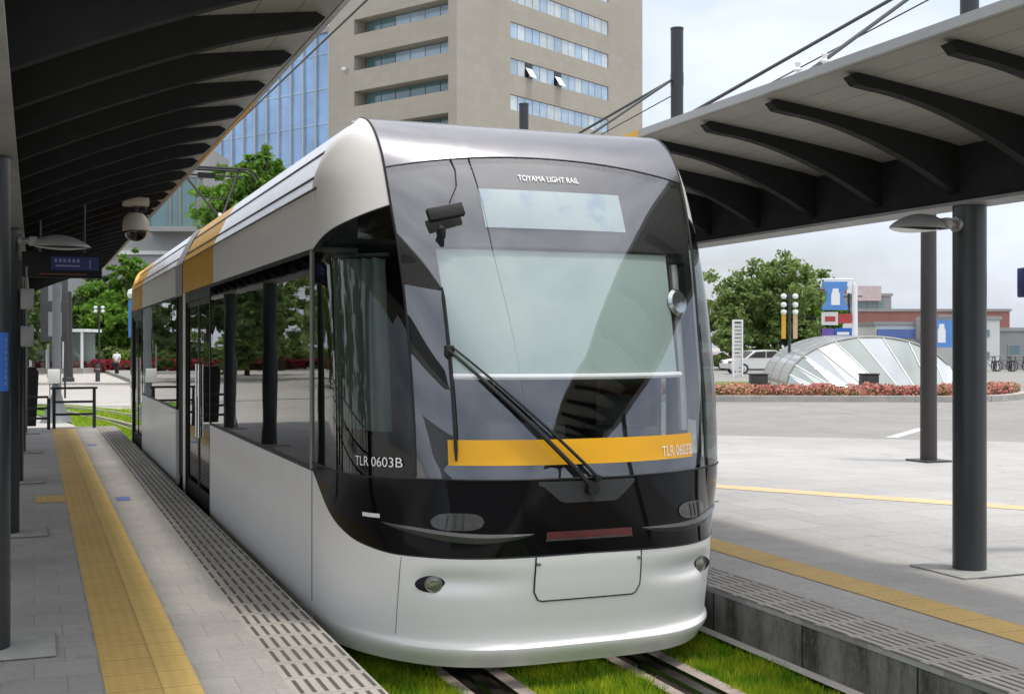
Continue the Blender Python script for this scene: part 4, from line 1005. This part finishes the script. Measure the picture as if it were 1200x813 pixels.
mb = MB(); mb.box(-1.9, -1.0, -.12, .12, 2.85, 3.6); s2 = mb.build('lower_panel', M['whitewall'], t, smooth=False)
mb = MB(); mb.box(-1.75, -1.15, -.135, -.122, 3.05, 3.35); mb.box(-.98, -.22, -.12, .12, 2.95, 3.5); mb.build('red_panel', M['red'], s2, smooth=False)
t = facing(thing('flag_sign', 'small blue projecting sign with a white milk can between the two right posts', 'sign', site(26.6, 75, .24)))
mb = MB(); mb.tube([(.75, 0, 0), (.75, 0, 3.4)], .06, 8); mb.build('pole', M['lamp'], t)
mb = MB(); mb.box(-.85, .68, -.1, .1, 1.55, 3.25); pn = mb.build('sign_panel', bpy.data.materials['sky_blue_sign'], t, smooth=False)
mb = MB(); mb.prism([(-.20, 3.0), (.12, 3.0), (.12, 2.8), (.2, 2.6), (.2, 1.85), (-.28, 1.85), (-.28, 2.6), (-.2, 2.8)], 'y', -.112, -.102); mb.build('milk_can', M['white'], pn, smooth=False)
t = facing(thing('parking_sign', 'small purple and blue sign pair beside the lower tree', 'sign', site(17.6, 66, .24)))
mb = MB(); mb.tube([(0, 0, 0), (0, 0, 2.0)], .05, 8); mb.build('pole', M['lamp'], t)
mb = MB(); mb.box(-.70, -.06, -.05, .05, 1.95, 2.6); mb.build('purple_panel', pmat('purple_sign', (.14,.08,.36), .5), t, smooth=False)
mb = MB(); mb.box(-.02, .9, -.05, .05, 2.0, 2.62); pn = mb.build('blue_panel', M['blue'], t, smooth=False)
mb = MB(); mb.box(.1, .75, -.058, -.052, 2.25, 2.40); mb.build('lettering', M['white'], pn, smooth=False)
for i, (r, f, h, lab) in enumerate(((22.8, 82, 5.2, 'tall dark utility pole with a small round sign before the brick building'), (20.9, 84, 3.8, 'shorter dark utility pole in front of the brick building'))):
    t = facing(thing('utility_pole', lab, 'utility pole', site(r, f, .24), 0, 'dark poles before the brick building')); mb = MB(); mb.tube([(0, 0, 0), (0, 0, h)], .09, 8); mb.tube([(-.7, 0, h-.2), (.9, 0, h-.2)], .05, 6); mb.build('pole', M['brownpole'], t)
    if i == 0:
        mb = MB(); mb.lathe([(.03, -.03), (.42, -.03), (.42, .03), (.03, .03)], (0, 0, 0), 18); o = mb.build('disc', M['whitewall'], t); o.location = (-.05, -.12, 2.9); o.rotation_euler.x = PI/2

# ------------------------------------------------------------------ buildings
def block(name, label, r0, r1, f0, f1, z0, z1, wall, rows=(), cols=0, roof=True, cat='building', pane='paneteal', wh=1.3, mar=.6, trim=None):
    t = facing(thing(name, label, cat, site((r0+r1)/2, f0, z0))); w_ = (r1-r0)/2; d = f1-f0; h = z1-z0
    mb = MB(); mb.box(-w_, w_, 0, d, 0, h); mb.build('wall', M[wall], t, smooth=False)
    for z in rows:
        for i in range(cols):
            cw = (2*w_-2*mar)/cols; x = -w_+mar+cw*i
            mb = MB(); mb.box(x+cw*.14, x+cw*.86, -.06, -.003, z-z0, z-z0+wh); wn_ = mb.build('window', M['lamp'], t, smooth=False)
            mb = MB(); mb.box(x+cw*.19, x+cw*.81, -.07, -.062, z-z0+.08, z-z0+wh-.08); mb.build('pane', M[pane], wn_, smooth=False)
    if roof:
        mb = MB(); mb.box(-w_-.12, w_+.12, -.12, d+.1, h+.003, h+.25); mb.build('roof', M[trim or 'greywall'], t, smooth=False)
    return t
t = block('brick_store', 'long red brick building behind the glass dome', 28.6, 46, 112, 125, .24, 5.05, 'brick', (1.0,), 9)
mb = MB(); mb.box(-8.71, 8.71, -.15, -.003, 2.5, 3.0); mb.build('parapet', M['whitewall'], t, smooth=False)
mb = MB(); mb.box(1, 2.6, -.2, -.004, 3.3, 4.5); mb.build('fascia_sign', M['whitewall'], t, smooth=False)
block('stair_tower', 'small red brick tower with a grey roof rising above the long brick building', 30.2, 32.6, 118, 124, .24, 7.4, 'brick', (5.6,), 1)
t = block('roof_plant_house', 'grey plant house with white panels on the brick roof', 31.2, 36.0, 115, 117.8, .24, 6.6, 'greywall', (5.4,), 4, wh=.7)
mb = MB(); mb.box(-1.4, 1.3, -.5, -.2, 5.9, 7.3); mb.build('billboard', pmat('pale_pink_billboard', (.58,.46,.46), .7), t, smooth=False)
t = block('shop', 'low white shop with a blue fascia behind the dome', 26.4, 33.0, 88, 98, .24, 3.4, 'whitewall', (.7,), 5)
mb = MB(); mb.box(-3.2, 2.2, -.25, -.003, 2.2, 2.85); mb.build('fascia', pmat('royal_blue_fascia', (.12,.18,.46), .5), t, smooth=False)
mb = MB(); mb.box(-.5, .9, -.5, -.253, 2.1, 3.7); mb.build('lightbox', M['greywall'], t, smooth=False)
block('white_house', 'plain white two storey building at the right edge behind the bicycles', 29.9, 33.0, 82, 87.9, .24, 3.65, 'whitewall', (1.0, 2.5), 3, wh=.5)
block('cream_house', 'taller cream building cut by the right frame edge', 33.6, 42, 84, 94, .24, 2.9, 'greywall', (1.2,), 6, wh=.8)
block('white_annex', 'narrow white annex rising behind the cream building', 35.0, 38.2, 99, 104, .24, 4.2, 'whitewall', (3.0,), 2, wh=.7)
# the bicycles by the white house
def bicycle():
    t = thing('bicycle', 'x', 'bicycle', (0, 0, 0), 0, 'bicycles parked by the white house')
    for x in (-.5, .5):
        mb = MB(); mb.tube([(x+.33*math.cos(2*PI*i/16), 0, .34+.33*math.sin(2*PI*i/16)) for i in range(17)], .03, 5); mb.build('wheel', M['black'], t)
    mb = MB(); mb.tube([(-.5, 0, .34), (-.15, 0, .32), (.35, 0, .75), (-.25, 0, .7), (-.5, 0, .34)], .025, 5); mb.tube([(-.15, 0, .32), (-.3, 0, .9)], .025, 5); mb.tube([(.5, 0, .34), (.33, 0, .95)], .025, 5); mb.build('frame', M['dark'], t)
    mb = MB(); mb.box(-.42, -.18, -.07, .07, .9, .95, 0, .02); mb.build('saddle', M['black'], t)
    mb = MB(); mb.tube([(.25, -.28, 1.0), (.33, 0, .97), (.25, .28, 1.0)], .02, 5); mb.build('handlebar', M['steel'], t)
    return t
bk = bicycle(); labs = ['leftmost bicycle of the row by the white house', 'second bicycle from the left by the white house', 'third bicycle from the left by the white house', 'fourth bicycle from the left, below the small window', 'fifth bicycle from the left by the white house', 'rightmost bicycle of the row by the white house']
for i in range(6):
    c = bk if i == 0 else copy_tree(bk)
    c.location = site(30.7+i*.5, 78+.3*(i % 2), .24); c.rotation_euler.z = -YAW+PI/2+.5*(-1)**i; c['label'] = labs[i]
# ------------------------------------------------------------------ beige office tower
E1 = math.atan2(.503, .864)
tw = thing('office_tower', 'tall beige tiled office tower with ribbon windows and deep slots behind the tram', 'building', (38.9, 113.6, 0), E1)
W, D, H = 34.4, 18.3, 62
ROWS = [32.0+3.8*k for k in range(-6, 8)]           # heads of the ribbon windows, right face
SLOT = [36.5+3.8*k for k in range(-7, 7)]
mb = MB(); mb.box(2.2, W, .35, D, 0, H)             # core
edges = [0]
zs_ = []
for h in ROWS: zs_ += [h-1.65, h]
prev = 0
for i in range(len(ROWS)):
    mb.box(0.0, W, 0, .349, prev, ROWS[i]-1.65); mb.box(0.0, 8.6, 0, .349, ROWS[i]-1.65, ROWS[i]); mb.box(27, W, 0, .349, ROWS[i]-1.65, ROWS[i]); prev = ROWS[i]
mb.box(0, W, 0, .349, prev, H)
prev = 0
for h in SLOT:
    mb.box(0, 2.199, .351, D, prev, h-1.6); mb.box(0, 2.199, .351, 1.1, h-1.6, h); mb.box(0, 2.199, 14.4, D, h-1.6, h); prev = h
mb.box(0, 2.199, .351, D, prev, H)
mb.build('wall', M['tower'], tw, smooth=False)
rp = random.Random(4)
for k, h in enumerate(ROWS):
    mb = MB(); mb.box(8.6, 27, .20, .34, h-1.65, h); rb_ = mb.build('ribbon_window', M['lamp'], tw, smooth=False)
    npn = 14; cw = 18.4/npn
    if h < 22: npn = 0
    for i in range(npn):
        x0 = 8.6+cw*i; op = abs(h-32.0) < .1 and i in (2, 6)
        mb = MB(); mb.box(x0+.05, x0+cw-.05, .12, .19, h-1.60, h-.05)
        if op: m = M['smoke']
        else: m = M['panepale'] if rp.random() < .42 else M['paneblue']
        mb.build('pane', m, rb_, smooth=False)
        if op:
            mb = MB(); mb.add([(x0+.1, -.55, h-1.55), (x0+cw-.1, -.55, h-1.55), (x0+cw-.1, .10, h-.55), (x0+.1, .10, h-.55),
                               (x0+.1, -.55, h-1.60), (x0+cw-.1, -.55, h-1.60), (x0+cw-.1, .10, h-.60), (x0+.1, .10, h-.60)],
                              [(0,1,2,3), (7,6,5,4), (0,4,5,1), (1,5,6,2), (2,6,7,3), (3,7,4,0)]); mb.build('open_sash', M['white'], rb_, smooth=False)
for h in SLOT:
    if h < 22: continue
    mb = MB(); mb.box(1.7, 2.19, 1.4, 14.2, h-1.55, h-.02); sw = mb.build('slot_window', M['lamp'], tw, smooth=False)
    for i in range(6):
        mb = MB(); y0 = 1.5+i*2.1; mb.box(1.60, 1.69, y0, y0+2.0, h-1.5, h-.08); mb.build('pane', M['paneteal' if i > 3 or h < 30 else 'paneblue'], sw, smooth=False)
mb = MB(); mb.lathe([(.12, 0), (.3, .1), (.3, .3), (.1, .4)], (-.3, 15.6, 31.2), 10); mb.box(-.3, -.003, 15.5, 15.7, 31.2, 31.35); mb.build('wall_light', M['white'], tw)
# glazed wing on its left
M['mullion'] = pmat('pale_mullion', (.42,.45,.48), .5)
gw = thing('glazed_wing', 'sky blue glass curtain wall wing left of the beige tower', 'building', (38.9, 113.6, 0), E1)
mb = MB(); mb.box(.5, 14, D+.01, 52, 0, 36.0); mb.build('curtain_wall', M['curtainwall'], gw, smooth=False)
mb = MB(); mb.box(.2, 14, D+.02, 52, 36.002, 36.6); mb.build('parapet', M['greywall'], gw, smooth=False)
for i in range(16):
    y = D+.25+i*2.05; mb = MB(); mb.box(.25, .498, y, y+.16, 0, 36.0); mb.build('mullion', M['mullion'], gw, smooth=False)
for i in range(9):
    mb = MB(); mb.box(.42, .497, D+.02, 52, 3.3+i*3.8, 3.40+i*3.8); mb.build('transom', M['paneblue'], gw, smooth=False)
# grey building with a glazed bay
t = facing(thing('concrete_building', 'plain grey concrete building with a glazed bay behind the dome camera', 'building', site(-34, 100, 0)))
mb = MB(); mb.box(-8, 7.8, 0, 12, 0, 13.5); mb.box(2.5, 7.9, .01, 11.9, 13.502, 19); mb.build('wall', M['greywall'], t, smooth=False)
by = MB(); by.box(4.3, 8.6, -1.5, -.003, 11.2, 11.6); by.box(4.3, 8.6, -1.5, -.003, 15.6, 15.9); by.build('bay_slab', M['greywall'], t, smooth=False)
mb = MB(); mb.box(4.5, 8.5, -1.35, -.004, 11.61, 15.59); mb.build('bay_glazing', M['paneteal'], t, smooth=False)
for x in (4.45, 6.2, 7.0, 8.45):
    mb = MB(); mb.box(x-.1, x+.1, -1.48, -1.352, 11.61, 15.59); mb.build('bay_post', M['flange'], t, smooth=False)
mb = MB(); mb.box(-8.1, 7.9, -.2, -.003, 9.4, 9.7); mb.build('ledge', M['whitewall'], t, smooth=False)
# glass shelter
t = facing(thing('glass_shelter', 'white framed glass shelter across the street at the left', 'shelter', site(-30.6, 80, .06)))
mb = MB(); mb.box(-4.2, 2.5, -.1, 3, 2.75, 2.95); mb.build('roof', M['white'], t, smooth=False)
mb = MB(); mb.box(-4.0, 2.3, 0, 2.9, 0, .35); mb.build('plinth', M['kerb'], t, smooth=False)
for i, x in enumerate((-3.9, -2.7, -1.2, -.1, 1.0, 2.2)):
    mb = MB(); mb.box(x-.07, x+.07, -.04, .08, .352, 2.748); mb.build('post', M['white'], t, smooth=False)
    if i < 5:
        x1 = (-2.7, -1.2, -.1, 1.0, 2.2)[i]; mb = MB(); mb.box(x+.075, x1-.075, .0, .03, .36, 2.1); mb.box(x+.075, x1-.075, .0, .03, 2.105, 2.74); mb.build('glass_panel', M['clearglass'], t, smooth=False)
mb = MB(); mb.box(-3.9, 2.2, 2.5, 2.55, .352, 2.7); mb.build('back_panel', M['domeclear'], t, smooth=False)
# grey pole with flared base, dark pole, blue banner pole
t = facing(thing('grey_pole', 'grey steel pole with a flared foot behind the platform end railing', 'pole', site(-11.65, 31, -.06)))
mb = MB(); mb.lathe([(.42, 0), (.36, .08), (.19, .42), (.115, .75), (.105, 2.4), (.10, 6.3), (.02, 6.35)], (0, 0, 0), 16); mb.build('shaft', pmat('grey_pole_paint', (.13,.14,.15), .5, .1), t)
mb = MB(); mb.box(-.16, .13, -.2, -.1, 1.0, 1.36, 0, .02); mb.build('control_box', M['whitewall'], t)
mb = MB(); mb.tube([(-.17, -.12, 1.15), (-.17, -.12, 2.0)], .03, 6); mb.build('conduit', M['flange'], t)
t = facing(thing('dark_pole', 'thin dark pole on the pavement in front of the glass shelter', 'pole', site(-22.7, 62, .06))); mb = MB(); mb.tube([(0, 0, 0), (0, 0, 4.6)], [.24, .16], 10); mb.build('shaft', M['brownpole'], t)
mb = MB(); mb.lathe([(.3, 0), (.3, .2), (.2, .25)], (0, 0, 0), 12); mb.build('foot', M['dark'], t)
t = facing(thing('bollard', 'small dark bollard at the kerb left of the tram', 'bollard', site(-21.3, 62.3, .06))); mb = MB(); mb.lathe([(.12, 0), (.11, .75), (.08, .85), (.01, .88)], (0, 0, 0), 12); mb.build('body', M['dark'], t)
mb = MB(); mb.lathe([(.125, 0), (.125, .08)], (0, 0, .6), 12); mb.build('collar', M['flange'], t)
t = facing(thing('banner_pole', 'pole with a narrow blue banner and round white head at the tail of the tram', 'banner', site(-8.6, 27.5, -.06)))
mb = MB(); mb.tube([(0, 0, 0), (0, 0, 3.3)], .03, 8); mb.build('pole', M['lamp'], t)
mb = MB(); mb.box(-.09, .07, -.05, -.03, 2.15, 3.0); mb.build('banner', pmat('bright_blue_banner', (.06,.28,.66), .5), t, smooth=False)
mb = MB(); mb.lathe([(.02, -.12), (.10, -.09), (.13, 0), (.10, .09), (.02, .12)], (0, -.02, 3.13), 14); mb.build('head', M['diffuser'], t)
# ------------------------------------------------------------------ the person crossing the street
def skin_body(joints, edges_, name, mat, parent):
    me = bpy.data.meshes.new(name); me.from_pydata([j[:3] for j in joints], edges_, []); o = bpy.data.objects.new(name, me); COL.objects.link(o)
    sk = o.modifiers.new('skin', 'SKIN'); sk.use_smooth_shade = True
    for v, j in zip(me.skin_vertices[0].data, joints): v.radius = (j[3], j[4] if len(j) > 4 else j[3])
    me.skin_vertices[0].data[0].use_root = True
    o.modifiers.new('sub', 'SUBSURF').levels = 1
    dg = bpy.context.evaluated_depsgraph_get(); dg.update(); m2 = bpy.data.meshes.new_from_object(o.evaluated_get(dg)); bpy.data.objects.remove(o)
    m2.materials.clear(); m2.materials.append(mat); m2.polygons.foreach_set('material_index', [0]*len(m2.polygons))
    r = bpy.data.objects.new(name, m2); COL.objects.link(r)
    if parent: r.parent = parent
    return r
pj = [(0,0,.92,.14,.11), (0,.02,1.15,.13,.10), (0,.05,1.36,.17,.11), (0,.06,1.46,.06), (0,.08,1.56,.085,.095), (0,.085,1.66,.08,.09),
      (.18,.05,1.38,.055), (.22,.02,1.12,.042), (.20,-.10,.92,.034), (.20,-.14,.84,.036,.02), (-.18,.05,1.38,.055), (-.24,.06,1.12,.042), (-.22,.16,.93,.034), (-.22,.20,.85,.036,.02),
      (.09,0,.86,.09), (.10,-.10,.50,.062), (.10,-.02,.10,.045), (.10,-.16,.04,.04,.03), (-.09,0,.86,.09), (-.10,.10,.50,.062), (-.10,.28,.12,.045), (-.10,.16,.05,.04,.03)]
pe = [(0,1),(1,2),(2,3),(3,4),(4,5),(2,6),(6,7),(7,8),(8,9),(2,10),(10,11),(11,12),(12,13),(0,14),(14,15),(15,16),(16,17),(0,18),(18,19),(19,20),(20,21)]
M['skin'] = pmat('skin', (.45,.27,.19), .6); M['cloth_dark'] = pmat('dark_cloth', (.02,.02,.025), .9); M['cloth_white'] = pmat('white_cloth', (.72,.72,.74), .9); M['hair'] = pmat('black_hair', (.012,.010,.009), .6)
pr = facing(thing('person', 'person in a white top and dark trousers walking past the crimson hedge', 'person', site(-23.5, 72, .06)))
skin_body(pj, pe, 'body', M['skin'], pr)
tj = [(0,0,.93,.165,.135), (.09,0,.86,.11), (.10,-.10,.50,.085), (.10,-.02,.13,.07), (-.09,0,.86,.11), (-.10,.10,.50,.085), (-.10,.28,.15,.07)]
skin_body(tj, [(0,1),(1,2),(2,3),(0,4),(4,5),(5,6)], 'trousers', M['cloth_dark'], pr)
sj = [(0,0,.98,.165,.13), (0,.02,1.15,.155,.12), (0,.05,1.36,.19,.13), (0,.06,1.44,.08), (.18,.05,1.38,.08), (.22,.03,1.16,.062), (-.18,.05,1.38,.08), (-.24,.06,1.16,.062)]
skin_body(sj, [(0,1),(1,2),(2,3),(2,4),(4,5),(2,6),(6,7)], 'shirt', M['cloth_white'], pr)
mb = MB(); mb.lathe([(.02, -.10), (.09, -.06), (.105, .02), (.09, .08), (.03, .115)], (0, .10, 1.66), 14); mb.build('hair', M['hair'], pr)
mb = MB(); mb.box(-.30, -.20, .0, .32, .62, .88, 0, .03); tag(mb.build('handbag', M['cloth_dark'], loc=site(-23.5, 72, .06), rz=-YAW), 'dark bag held at the side of the person by the crimson hedge', 'bag')
pr.scale = (.93, .93, .93)
# unseen building added behind the camera to darken the horizon mirrored in the windshield
block('reflection_block', 'unseen grey building added behind the viewpoint for the windshield reflection', -30, 26, -60, -48, 0, 9, 'greywall', (3.0, 6.0), 12)
